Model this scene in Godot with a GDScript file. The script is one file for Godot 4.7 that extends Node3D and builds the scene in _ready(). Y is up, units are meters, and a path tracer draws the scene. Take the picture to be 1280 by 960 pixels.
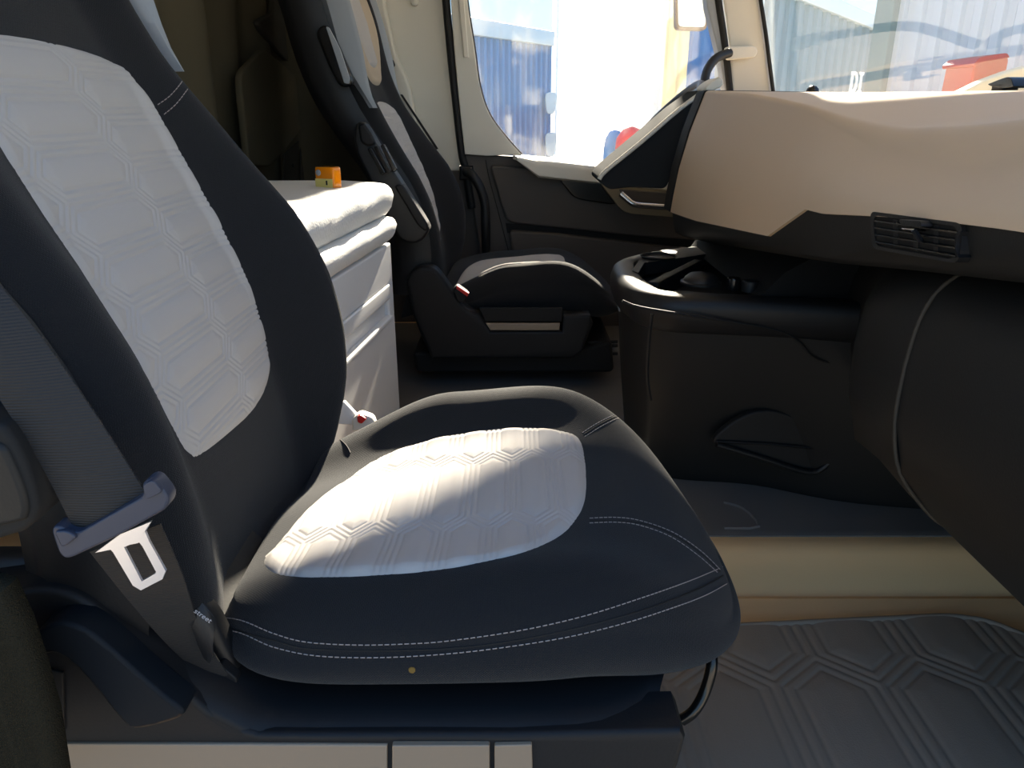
extends Node3D
# Cab of a truck, seen from the open door on the near side. x: towards the windscreen, y: up, -z: across the cab.

const EYE := Vector3(0, 0.9, 0)
const PITCH := 20.5
const FOCAL := 924.0
var sp := sin(deg_to_rad(PITCH))
var cp := cos(deg_to_rad(PITCH))
var names := {}
var M := {}

# ---------------------------------------------------------------- measuring
func ray(px: float, py: float) -> Vector3:
	var a := (px - 640.0) / FOCAL
	var b := (480.0 - py) / FOCAL
	return Vector3(a, b * cp - sp, -(cp + b * sp))

func P(px: float, py: float, depth: float) -> Vector3:   # on the plane at that depth across the cab
	var d := ray(px, py)
	return EYE + d * (depth / -d.z)

func PX(px: float, py: float, x: float) -> Vector3:      # on the plane at that x
	var d := ray(px, py)
	return EYE + d * (x / d.x)

func PY(px: float, py: float, y: float) -> Vector3:      # on the level at that height
	var d := ray(px, py)
	return EYE + d * ((y - EYE.y) / d.y)

func pts(flat: Array, depth: float) -> Array:
	var o := []
	for k in range(0, flat.size(), 2):
		o.append(P(flat[k], flat[k + 1], depth))
	return o

func ptsx(flat: Array, x: float) -> Array:
	var o := []
	for k in range(0, flat.size(), 2):
		o.append(PX(flat[k], flat[k + 1], x))
	return o

func ptsy(flat: Array, y: float) -> Array:
	var o := []
	for k in range(0, flat.size(), 2):
		o.append(PY(flat[k], flat[k + 1], y))
	return o

func spline(p: Array, n: int, closed := false) -> Array:
	var o := []
	var c := p.size()
	for i in (c if closed else c - 1):
		var a = p[(i - 1 + c) % c] if closed or i > 0 else p[0]
		var b = p[i]
		var d = p[(i + 1) % c]
		var e = p[(i + 2) % c] if closed or i + 2 < c else p[c - 1]
		for k in n:
			o.append(b.cubic_interpolate(d, a, e, float(k) / n))
	if not closed:
		o.append(p[c - 1])
	return o

func lut(t: Array, v: float) -> float:                   # smooth table [x0, y0, x1, y1, ...]
	var n := t.size() / 2
	if v <= t[0]:
		return t[1]
	for i in n - 1:
		if v <= t[2 * i + 2]:
			var f: float = (v - t[2 * i]) / (t[2 * i + 2] - t[2 * i])
			var y0: float = t[2 * i + 1]
			var y1: float = t[2 * i + 3]
			var ya: float = t[2 * i - 1] if i > 0 else y0 - (y1 - y0)
			var yb: float = t[2 * i + 5] if i + 2 < n else y1 + (y1 - y0)
			return cubic_interpolate(y0, y1, ya, yb, f)
	return t[2 * n - 1]

# ---------------------------------------------------------------- mesh building
class Buf:
	var t := PackedVector3Array()

	func put(n: PackedVector3Array, hint = null) -> void:   # turns the faces outwards (or towards hint) and adds them
		var c := Vector3.ZERO
		for p in n:
			c += p
		c /= maxf(1.0, n.size())
		var s := 0.0
		for k in range(0, n.size(), 3):
			var cr := (n[k + 1] - n[k]).cross(n[k + 2] - n[k])
			s += cr.dot(n[k] - c) if hint == null else cr.dot(hint - n[k])
		if s > 0.0:
			for k in range(0, n.size(), 3):
				t.append(n[k])
				t.append(n[k + 2])
				t.append(n[k + 1])
		else:
			t.append_array(n)

	func mesh(crease := 48.0) -> ArrayMesh:
		var at := {}
		var nf := t.size() / 3
		var fn := PackedVector3Array()
		fn.resize(nf)
		var keys := []
		keys.resize(t.size())
		for f in nf:
			fn[f] = -(t[3 * f + 1] - t[3 * f]).cross(t[3 * f + 2] - t[3 * f])
			for k in 3:
				var key := Vector3i((t[3 * f + k] * 20000.0).round())
				keys[3 * f + k] = key
				if not at.has(key):
					at[key] = PackedInt32Array()
				at[key].append(f)
		var lim := cos(deg_to_rad(crease))
		var nn := PackedVector3Array()
		nn.resize(t.size())
		for i in t.size():
			var own := fn[i / 3].normalized()
			var s := Vector3.ZERO
			for f in at[keys[i]]:
				if fn[f].normalized().dot(own) > lim:
					s += fn[f]
			nn[i] = s.normalized() if s.length() > 1e-14 else own
		var a := []
		a.resize(Mesh.ARRAY_MAX)
		a[Mesh.ARRAY_VERTEX] = t
		a[Mesh.ARRAY_NORMAL] = nn
		var m := ArrayMesh.new()
		m.add_surface_from_arrays(Mesh.PRIMITIVE_TRIANGLES, a)
		return m

func B() -> Buf:
	return Buf.new()

func newell(p: Array) -> Vector3:
	var n := Vector3.ZERO
	for i in p.size():
		var a: Vector3 = p[i]
		var b: Vector3 = p[(i + 1) % p.size()]
		n += a.cross(b)
	return n.normalized()

func flatten(p: Array) -> PackedVector2Array:
	var n := newell(p)
	var u: Vector3 = n.cross(Vector3.UP if absf(n.y) < 0.9 else Vector3.RIGHT).normalized()
	var v := n.cross(u)
	var o := PackedVector2Array()
	for q in p:
		o.append(Vector2(q.dot(u), q.dot(v)))
	return o

func inset(p: Array, d: float) -> Array:
	var n := newell(p)
	var o := []
	var c := p.size()
	for i in c:
		var a: Vector3 = (p[i] - p[(i - 1 + c) % c]).normalized()
		var b: Vector3 = (p[(i + 1) % c] - p[i]).normalized()
		var na := n.cross(a)
		var nb := n.cross(b)
		var m := (na + nb).normalized()
		o.append(p[i] + m * d / maxf(0.45, m.dot(na)))
	return o

func strip(t: PackedVector3Array, a: Array, b: Array, closed := true) -> void:
	var n := a.size()
	for i in (n if closed else n - 1):
		var j := (i + 1) % n
		t.append_array([a[i], a[j], b[j], a[i], b[j], b[i]])

func moved(p: Array, d: Vector3) -> Array:
	var o := []
	for q in p:
		o.append(q + d)
	return o

func wind(t: PackedVector3Array, a: Vector3, b: Vector3, c: Vector3, want: Vector3) -> void:
	if (b - a).cross(c - a).dot(want) >= 0:
		t.append_array([a, b, c])
	else:
		t.append_array([a, c, b])

func slab(buf: Buf, front: Array, off: Vector3, bevel := 0.003) -> Buf:   # an outline with thickness and rounded edges
	var t := PackedVector3Array()
	var n := off.normalized()
	var clean := []
	for q in front:
		if clean.is_empty() or q.distance_to(clean[-1]) > 2e-5:
			clean.append(q)
	if clean[0].distance_to(clean[-1]) < 2e-5:
		clean.pop_back()
	front = clean
	while bevel > 0.0001 and (Geometry2D.triangulate_polygon(flatten(inset(front, bevel))).is_empty() or not _same_way(front, inset(front, bevel))):
		bevel *= 0.6
	var back := moved(front, off)
	var r := [inset(front, bevel), moved(inset(front, bevel * 0.3), n * bevel * 0.3), moved(front, n * bevel), moved(back, -n * bevel), inset(back, bevel)]
	var w := newell(front)
	var c := front.size()
	for k in 4:
		for i in c:
			var j := (i + 1) % c
			var want: Vector3 = (front[j] - front[i]).cross(w)
			wind(t, r[k][i], r[k][j], r[k + 1][j], want)
			wind(t, r[k][i], r[k + 1][j], r[k + 1][i], want)
	for e in [[r[0], -n], [r[4], n]]:
		var ix := Geometry2D.triangulate_polygon(flatten(e[0]))
		if ix.is_empty():
			push_warning("outline crosses itself")
		for k in range(0, ix.size(), 3):
			wind(t, e[0][ix[k]], e[0][ix[k + 1]], e[0][ix[k + 2]], e[1])
	buf.put(t)
	return buf

func _same_way(a: Array, b: Array) -> bool:              # an inset outline that has not folded over itself
	for i in a.size():
		if (a[(i + 1) % a.size()] - a[i]).dot(b[(i + 1) % a.size()] - b[i]) < 0.0:
			return false
	return true

func ring(buf: Buf, outer: Array, inner: Array, off: Vector3) -> Buf:      # a frame: outline with a hole, same count of points
	var t := PackedVector3Array()
	var r := [outer, inner, moved(inner, off), moved(outer, off), outer]
	for k in 4:
		strip(t, r[k], r[k + 1])
	buf.put(t)
	return buf

func loft(buf: Buf, rings: Array, caps := true, hint = null) -> Buf:       # closed rings
	var t := PackedVector3Array()
	for k in rings.size() - 1:
		strip(t, rings[k], rings[k + 1])
	if caps:
		for e in [0, rings.size() - 1]:
			var c := Vector3.ZERO
			for q in rings[e]:
				c += q
			c /= rings[e].size()
			var n: int = rings[e].size()
			for i in n:
				if e == 0:
					t.append_array([rings[e][(i + 1) % n], rings[e][i], c])
				else:
					t.append_array([rings[e][i], rings[e][(i + 1) % n], c])
	buf.put(t, hint)
	return buf

func sheet(buf: Buf, rows: Array, hint: Vector3) -> Buf:                   # open rows
	var t := PackedVector3Array()
	for k in rows.size() - 1:
		strip(t, rows[k], rows[k + 1], false)
	buf.put(t, hint)
	return buf

func thick(buf: Buf, rows: Array, off: Vector3) -> Buf:                    # open rows with thickness
	var t := PackedVector3Array()
	var back := []
	for r in rows:
		back.append(moved(r, off))
	var rr := []
	for k in rows.size():
		var b: Array = back[k].duplicate()
		b.reverse()
		rr.append(rows[k] + b)
	return loft(buf, rr, true) if t.is_empty() else buf

func tube(buf: Buf, path: Array, rad, segs := 10) -> Buf:
	var rings := []
	var last := Vector3.ZERO
	for i in path.size():
		var d: Vector3 = (path[mini(i + 1, path.size() - 1)] - path[maxi(i - 1, 0)]).normalized()
		var u := last - d * last.dot(d)
		if u.length() < 1e-3:
			u = d.cross(Vector3.UP if absf(d.y) < 0.9 else Vector3.RIGHT)
		u = u.normalized()
		last = u
		var v := d.cross(u)
		var r := []
		var q: float = rad[i] if rad is Array else rad
		for k in segs:
			var a := TAU * k / segs
			r.append(path[i] + (u * cos(a) + v * sin(a)) * q)
		rings.append(r)
	return loft(buf, rings)

func box(buf: Buf, c: Vector3, s: Vector3, bevel := 0.003, bas := Basis.IDENTITY) -> Buf:
	var h := s / 2
	var f := []
	for q in [Vector2(-1, -1), Vector2(1, -1), Vector2(1, 1), Vector2(-1, 1)]:
		f.append(c + bas * Vector3(q.x * h.x, q.y * h.y, h.z))
	return slab(buf, f, bas * Vector3(0, 0, -s.z), bevel)

func lathe(buf: Buf, base: Vector3, axis: Vector3, prof: Array, segs := 24) -> Buf:   # prof: [radius, along, ...]
	var u := axis.cross(Vector3.UP if absf(axis.y) < 0.9 else Vector3.RIGHT).normalized()
	var v := axis.cross(u)
	var rings := []
	for k in range(0, prof.size(), 2):
		var r := []
		for i in segs:
			var a := TAU * i / segs
			r.append(base + axis * prof[k + 1] + (u * cos(a) + v * sin(a)) * maxf(prof[k], 1e-4))
		rings.append(r)
	return loft(buf, rings)

func rounded(p: Array, r: float, n := 4) -> Array:       # rounds the corners of a closed outline
	var o := []
	var c := p.size()
	for i in c:
		var b: Vector3 = p[i]
		var a: Vector3 = p[(i - 1 + c) % c] - b
		var d: Vector3 = p[(i + 1) % c] - b
		var ra := minf(r, a.length() * 0.45)
		var rd := minf(r, d.length() * 0.45)
		var s := b + a.normalized() * ra
		var e := b + d.normalized() * rd
		for k in n + 1:
			var f := float(k) / n
			o.append(s.lerp(b, f).lerp(b.lerp(e, f), f))
	return o

func fast(v: PackedVector3Array, ix: PackedInt32Array, want: Vector3) -> ArrayMesh:   # smooth indexed mesh, facing want on the whole
	var n := PackedVector3Array()
	n.resize(v.size())
	var s := Vector3.ZERO
	for k in range(0, ix.size(), 3):
		var c := -(v[ix[k + 1]] - v[ix[k]]).cross(v[ix[k + 2]] - v[ix[k]])
		s += c
		n[ix[k]] += c
		n[ix[k + 1]] += c
		n[ix[k + 2]] += c
	var flip := s.dot(want) < 0
	for i in n.size():
		n[i] = (-n[i] if flip else n[i]).normalized()
	if flip:
		for k in range(0, ix.size(), 3):
			var q := ix[k + 1]
			ix[k + 1] = ix[k + 2]
			ix[k + 2] = q
	var a := []
	a.resize(Mesh.ARRAY_MAX)
	a[Mesh.ARRAY_VERTEX] = v
	a[Mesh.ARRAY_NORMAL] = n
	a[Mesh.ARRAY_INDEX] = ix
	var m := ArrayMesh.new()
	m.add_surface_from_arrays(Mesh.PRIMITIVE_TRIANGLES, a)
	return m

# ---------------------------------------------------------------- naming
func numbered(called: String) -> String:
	var k: int = names.get(called, -1) + 1
	names[called] = k
	return called if k == 0 else "%s_%03d" % [called, k]

func tag(o: Node3D, label: String, category: String, group := "") -> Node3D:
	o.set_meta("label", label)
	o.set_meta("category", category)
	if group:
		o.set_meta("group", group)
	return o

func thing(called: String, label: String, category: String, at: Vector3, group := "") -> Node3D:
	var o := Node3D.new()
	o.name = numbered(called)
	o.position = at
	add_child(o)
	return tag(o, label, category, group)

func part(called: String, shape, m: Material, parent: Node3D, label := "", crease := 48.0) -> MeshInstance3D:
	var o := MeshInstance3D.new()
	o.mesh = shape.mesh(crease) if shape is Buf else shape
	o.name = called
	o.material_override = m
	o.cast_shadow = GeometryInstance3D.SHADOW_CASTING_SETTING_ON
	parent.add_child(o, true)
	var g := Vector3.ZERO
	var q: Node = parent
	while q != self:
		g += q.position
		q = q.get_parent()
	o.position = -g
	if label:
		o.set_meta("label", label)
	return o

func solo(called: String, shape, m: Material, label: String, category: String, group := "", crease := 48.0) -> MeshInstance3D:
	var o := part(numbered(called), shape, m, self, "", crease)
	tag(o, label, category, group)
	return o

func struct(called: String, shape, m: Material, label: String, category: String, crease := 48.0) -> MeshInstance3D:
	var o := part(numbered(called), shape, m, self, "", crease)
	tag(o, label, category)
	o.set_meta("kind", "structure")
	return o

# ---------------------------------------------------------------- materials
func noise_tex(freq: float, oct: int, w: int, sd: int, cell := false) -> NoiseTexture2D:
	var n := FastNoiseLite.new()
	n.seed = sd
	n.noise_type = FastNoiseLite.TYPE_CELLULAR if cell else FastNoiseLite.TYPE_SIMPLEX_SMOOTH
	n.frequency = freq
	n.fractal_octaves = oct
	var t := NoiseTexture2D.new()
	t.noise = n
	t.width = w
	t.height = w
	t.seamless = true
	return t

func mat(c: Color, rough: float, spec := 0.5) -> StandardMaterial3D:
	var m := StandardMaterial3D.new()
	m.albedo_color = c
	m.roughness = rough
	m.metallic_specular = spec
	return m

func relief(m: StandardMaterial3D, tex: Texture2D, repeat_per_m: float, cm: float) -> StandardMaterial3D:
	m.uv1_triplanar = true
	m.uv1_scale = Vector3.ONE * repeat_per_m
	m.heightmap_enabled = true
	m.heightmap_texture = tex
	m.heightmap_scale = cm
	return m

func weave(w: int, threads: int, rib: bool) -> ImageTexture:
	var im := Image.create(w, w, false, Image.FORMAT_RGB8)
	var rng := RandomNumberGenerator.new()
	rng.seed = 7
	for y in w:
		for x in w:
			var u := float(x) / w * threads
			var v := float(y) / w * threads
			var over := (int(u) + int(v)) % 2 == 0
			var fu := fmod(u, 1.0)
			var fv := fmod(v, 1.0)
			var h := sin(fv * PI) if rib else ((sin(fu * PI) * 0.6 + sin(fv * PI) * 0.4) * (1.0 if over else 0.55))
			h = h * 0.85 + rng.randf() * 0.15
			im.set_pixel(x, y, Color(h, h, h))
	return ImageTexture.create_from_image(im)

func make_materials() -> void:
	var cloth := weave(128, 16, false)
	var ribbed := weave(64, 8, true)
	var grain := noise_tex(0.09, 2, 256, 3, true)
	var fine := noise_tex(0.2, 2, 256, 5)
	M.fabric = relief(mat(Color(0.115, 0.12, 0.13), 0.92, 0.3), cloth, 48.0, 0.075)
	M.fabric.rim_enabled = true
	M.fabric.rim = 0.35
	M.fabric.rim_tint = 0.3
	M.light_fabric = relief(mat(Color(0.71, 0.695, 0.68), 0.95, 0.2), cloth, 80.0, 0.02)
	M.beige_fabric = relief(mat(Color(0.72, 0.66, 0.58), 0.95, 0.2), cloth, 80.0, 0.02)
	M.thread = mat(Color(0.62, 0.58, 0.56), 0.8)
	M.black = relief(mat(Color(0.10, 0.10, 0.105), 0.5, 0.45), grain, 14.0, 0.012)
	M.dash_black = relief(mat(Color(0.11, 0.11, 0.108), 0.55, 0.4), grain, 14.0, 0.012)
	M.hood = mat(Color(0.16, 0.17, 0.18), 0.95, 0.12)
	M.gap = mat(Color(0.035, 0.035, 0.035), 0.8)
	M.shield = relief(mat(Color(0.10, 0.10, 0.105), 0.55, 0.35), grain, 12.0, 0.01)
	M.panel_beige = mat(Color(0.52, 0.46, 0.39), 0.45)
	M.grey = mat(Color(0.56, 0.58, 0.60), 0.45)
	M.gloss = mat(Color(0.06, 0.06, 0.065), 0.22)
	M.chrome = mat(Color(0.86, 0.87, 0.88), 0.18)
	M.chrome.metallic = 1.0
	M.steel = mat(Color(0.88, 0.88, 0.90), 0.3)
	M.steel.metallic = 0.9
	M.slate = mat(Color(0.19, 0.21, 0.27), 0.5)
	M.lever = mat(Color(0.05, 0.075, 0.10), 0.6, 0.3)
	M.webbing = relief(mat(Color(0.13, 0.122, 0.118), 0.7), ribbed, 60.0, 0.05)
	M.cream = relief(mat(Color(0.81, 0.715, 0.605), 0.55, 0.4), grain, 12.0, 0.012)
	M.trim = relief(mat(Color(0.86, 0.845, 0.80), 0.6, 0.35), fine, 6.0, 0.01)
	M.door_dark = relief(mat(Color(0.33, 0.31, 0.295), 0.7, 0.35), fine, 10.0, 0.015)
	M.white = mat(Color(0.88, 0.88, 0.88), 0.5)
	M.vinyl = relief(mat(Color(0.88, 0.88, 0.87), 0.5, 0.4), fine, 3.0, 0.06)
	M.rubber = relief(mat(Color(0.58, 0.52, 0.46), 0.7, 0.35), grain, 14.0, 0.02)
	M.floor = relief(mat(Color(0.87, 0.71, 0.52), 0.75, 0.35), grain, 14.0, 0.015)
	M.carpet = relief(mat(Color(0.17, 0.16, 0.13), 1.0, 0.1), fine, 14.0, 0.2)
	M.curtain = relief(mat(Color(0.33, 0.305, 0.245), 0.95, 0.2), cloth, 40.0, 0.03)
	M.curtain_dark = relief(mat(Color(0.24, 0.23, 0.205), 0.95, 0.2), cloth, 40.0, 0.03)
	M.seal = mat(Color(0.05, 0.05, 0.05), 0.7)
	M.red = mat(Color(0.75, 0.10, 0.10), 0.4)
	M.amber = mat(Color(0.86, 0.50, 0.04), 0.15)
	M.label = mat(Color(0.85, 0.78, 0.45), 0.6)
	M.blue_paint = relief(mat(Color(0.05, 0.40, 0.66), 0.6), noise_tex(0.02, 4, 256, 9), 0.4, 0.5)
	M.slate_paint = relief(mat(Color(0.45, 0.535, 0.58), 0.6), noise_tex(0.02, 4, 256, 11), 0.4, 0.5)
	M.pale_paint = mat(Color(0.74, 0.81, 0.85), 0.6)
	M.white_paint = mat(Color(0.93, 0.92, 0.90), 0.6)
	M.tarp = mat(Color(0.95, 0.94, 0.92), 0.8, 0.2)
	M.tarp.backlight_enabled = true
	M.tarp.backlight = Color(0.9, 0.89, 0.87)
	M.cream_tarp = mat(Color(0.93, 0.85, 0.68), 0.8, 0.2)
	M.cream_tarp.backlight_enabled = true
	M.cream_tarp.backlight = Color(0.75, 0.64, 0.45)
	M.mirror = mat(Color(0.84, 0.86, 0.86), 0.5)
	M.tunnel = relief(mat(Color(0.42, 0.41, 0.40), 0.8, 0.3), grain, 14.0, 0.02)
	M.cream_paint = mat(Color(0.90, 0.82, 0.64), 0.6)
	M.green_paint = mat(Color(0.40, 0.55, 0.56), 0.6)
	M.ground = relief(mat(Color(0.66, 0.62, 0.56), 0.95, 0.2), noise_tex(0.03, 4, 256, 13), 0.5, 2.0)
	M.glass = mat(Color(1, 1, 1, 0.04), 0.02)
	M.glass.transparency = BaseMaterial3D.TRANSPARENCY_ALPHA
	# dried dust on the panes: white, thin, in vertical runs
	var im := Image.create(256, 256, false, Image.FORMAT_RGBA8)
	var n := FastNoiseLite.new()
	n.seed = 21
	n.frequency = 0.03
	n.fractal_octaves = 4
	var n2 := FastNoiseLite.new()
	n2.seed = 22
	n2.frequency = 0.02
	n2.fractal_octaves = 3
	for y in 256:
		for x in 256:
			var run := n.get_noise_2d(x * 2.2, y * 0.25)
			var blot := n2.get_noise_2d(x, y)
			var a := clampf(0.008 + 0.07 * maxf(run, 0.0) + 0.22 * maxf(blot - 0.12, 0.0), 0.0, 0.6)
			im.set_pixel(x, y, Color(0.95, 0.95, 0.93, a))
	M.dust = mat(Color.WHITE, 0.9, 0.1)
	M.dust.albedo_texture = ImageTexture.create_from_image(im)
	M.dust.transparency = BaseMaterial3D.TRANSPARENCY_ALPHA
	M.dust.uv1_triplanar = true
	M.dust.uv1_scale = Vector3.ONE * 1.1
	M.dust.backlight_enabled = true
	M.dust.backlight = Color(0.45, 0.45, 0.45)

# ---------------------------------------------------------------- seat shapes (near seat's place; the far seat shares them)
const SEAT_MID := 0.795
const BACK_X := [0.38, -0.300, 0.50, -0.308, 0.57, -0.320, 0.68, -0.347, 0.77, -0.384, 0.84, -0.415, 0.90, -0.440, 0.96, -0.466, 1.05, -0.500, 1.15, -0.530, 1.25, -0.555, 1.36, -0.580]
const BACK_WING := [0.38, 0.02, 0.45, 0.046, 0.555, 0.078, 0.64, 0.092, 0.757, 0.092, 0.86, 0.060, 0.95, 0.036, 1.05, 0.035, 1.2, 0.045, 1.36, 0.03]
const BACK_HALF := [0.38, 0.235, 0.50, 0.262, 0.70, 0.268, 0.88, 0.262, 0.95, 0.245, 1.02, 0.225, 1.12, 0.215, 1.25, 0.21, 1.36, 0.17]

func back_x(y: float, depth: float) -> float:
	var half := lut(BACK_HALF, y)
	var u := absf(depth - SEAT_MID) / half
	var x := lut(BACK_X, y) + lut(BACK_WING, y) * (0.5 if depth < SEAT_MID else 1.0) * smoothstep(0.50, 0.86, u)
	if u > 0.80:
		var r := clampf((u - 0.80) / 0.20, 0.0, 1.0)
		x -= 0.055 * (1.0 - sqrt(maxf(0.0, 1.0 - r * r)))
	return x

var mirrored := false                                     # the far seat's tall bolster is on its near side
func cushion_y(x: float, depth: float) -> float:
	if mirrored:
		depth = 1.6 - depth
	var y := 0.470
	var front := smoothstep(0.04, 0.26, x)
	y += 0.042 * exp(-pow((depth - 1.0) / 0.062, 2.0)) * (1.0 - 0.6 * front)
	y += 0.012 * exp(-pow((depth - 0.60) / 0.05, 2.0)) * (1.0 - 0.5 * front)
	y += 0.012 * exp(-pow((x - 0.05) / 0.1, 2.0))
	y -= 0.045 * smoothstep(-0.08, -0.27, x) * smoothstep(0.75, 1.0, depth) + 0.015 * smoothstep(-0.1, -0.27, x)
	y -= 0.075 * pow(maxf(0.0, x - 0.07) / 0.19, 2.0)
	return y

const CUSHION := Vector2(-0.022, 0.800)
func cushion_edge(a: float) -> Vector2:
	var c := cos(a)
	var s := sin(a)
	var e := 2.45 if c > 0 else 5.0
	var r := pow(pow(absf(c), e) + pow(absf(s), e), -1.0 / e)
	return Vector2(c * r * (0.285 if c > 0 else 0.27), s * r * 0.258)

func cushion_mesh() -> ArrayMesh:
	var na := 180
	var v := PackedVector3Array()
	var rows := 0
	for k in 41:                                         # the top, from the middle outwards
		var s := float(k) / 40.0
		s = maxf(0.001, 1.0 - pow(1.0 - s, 1.4))
		for i in na:
			var o := cushion_edge(TAU * i / na)
			var x := CUSHION.x + o.x * s
			var d := CUSHION.y + o.y * s
			var y := cushion_y(x, d)
			var q := clampf((s - 0.70) / 0.30, 0.0, 1.0)
			y -= 0.034 * (1.0 - sqrt(maxf(0.0, 1.0 - q * q)))
			v.append(Vector3(x, y, -d))
		rows += 1
	for k in range(1, 15):                               # the wall, bulging a little, then turning under
		var f := float(k) / 14.0
		for i in na:
			var o := cushion_edge(TAU * i / na)
			var x := CUSHION.x + o.x
			var d := CUSHION.y + o.y
			var top := cushion_y(x, d) - 0.034
			var low := 0.385 - 0.05 * smoothstep(0.06, 0.26, x)
			var bul := 1.0 + 0.035 * sin(minf(f, 0.75) / 0.75 * PI) - 0.10 * pow(maxf(0.0, f - 0.6) / 0.4, 2.0)
			v.append(Vector3(CUSHION.x + o.x * bul, lerpf(top, low, f), -(CUSHION.y + o.y * bul)))
		rows += 1
	var ix := PackedInt32Array()
	for k in rows - 1:
		for i in na:
			var j := (i + 1) % na
			ix.append_array([k * na + i, k * na + j, (k + 1) * na + j, k * na + i, (k + 1) * na + j, (k + 1) * na + i])
	return fast(v, ix, Vector3.UP)

func backrest_rings(y0: float, y1: float, n: int) -> Array:
	var rings := []
	for k in n + 1:
		var y := lerpf(y0, y1, float(k) / n)
		var half := lut(BACK_HALF, y)
		var r := []
		for i in 49:
			var u := lerpf(-1.0, 1.0, i / 48.0)
			u = signf(u) * (1.0 - pow(1.0 - absf(u), 1.5))
			var d := SEAT_MID + half * u
			r.append(Vector3(back_x(y, d), y, -d))
		var thickness := 0.075
		var e := back_x(y, SEAT_MID + half)
		for i in 9:
			var u := lerpf(1.0, -1.0, i / 8.0)
			r.append(Vector3(e - thickness * (1.0 + 0.15 * cos(u * PI / 2)), y - 0.02, -(SEAT_MID + half * 0.97 * u)))
		rings.append(r)
	return rings

func backrest_mesh() -> ArrayMesh:
	var rings := backrest_rings(0.38, 1.34, 64)
	var v := PackedVector3Array()
	var n: int = rings[0].size()
	for r in rings:
		v.append_array(PackedVector3Array(r))
	var ix := PackedInt32Array()
	for k in rings.size() - 1:
		for i in n:
			var j := (i + 1) % n
			ix.append_array([k * n + i, k * n + j, (k + 1) * n + j, k * n + i, (k + 1) * n + j, (k + 1) * n + i])
	# close the top
	var c := Vector3.ZERO
	for q in rings[-1]:
		c += q
	v.append(c / n + Vector3(0, 0.012, 0))
	for i in n:
		ix.append_array([(rings.size() - 1) * n + i, (rings.size() - 1) * n + (i + 1) % n, v.size() - 1])
	# outward: judge by the front
	var m := fast(v, ix, Vector3.ZERO)
	var a := m.surface_get_arrays(0)
	if a[Mesh.ARRAY_NORMAL][30 * n + 24].x < 0:
		var w: PackedInt32Array = a[Mesh.ARRAY_INDEX]
		for k in range(0, w.size(), 3):
			var q := w[k + 1]
			w[k + 1] = w[k + 2]
			w[k + 2] = q
		var nn: PackedVector3Array = a[Mesh.ARRAY_NORMAL]
		for i in nn.size():
			nn[i] = -nn[i]
		a[Mesh.ARRAY_INDEX] = w
		a[Mesh.ARRAY_NORMAL] = nn
		m = ArrayMesh.new()
		m.add_surface_from_arrays(Mesh.PRIMITIVE_TRIANGLES, a)
	return m

func hex_relief(a: float, b: float, q: float, w := 1.0) -> float:   # quilted pattern of long hexagons; a along the hexagons, b across
	var wide := 0.115 * q
	var tall := 0.037 * q
	var run := 0.020 * q
	var flat := wide - run
	var best := -1.0
	var i0 := roundi(a / wide)
	for i in [i0 - 1, i0, i0 + 1]:
		var off: float = tall / 2 if posmod(i, 2) == 1 else 0.0
		var j0 := roundf((b - off) / tall)
		var x := absf(a - i * wide)
		var y := absf(b - off - j0 * tall)
		var dh := tall / 2 - y
		var dd := ((flat / 2 + run - x) * tall / 2 - y * run) / sqrt(run * run + tall * tall / 4)
		best = maxf(best, minf(dh, dd))
	var h := 0.0
	best /= w
	h -= 0.0012 * exp(-pow((best - 0.0028) / 0.0011, 2.0))
	h -= 0.0011 * exp(-pow((best - 0.0088) / 0.0012, 2.0))
	h += 0.0012 * smoothstep(0.009, 0.018, best)
	return h * minf(w, 2.0)

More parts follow.
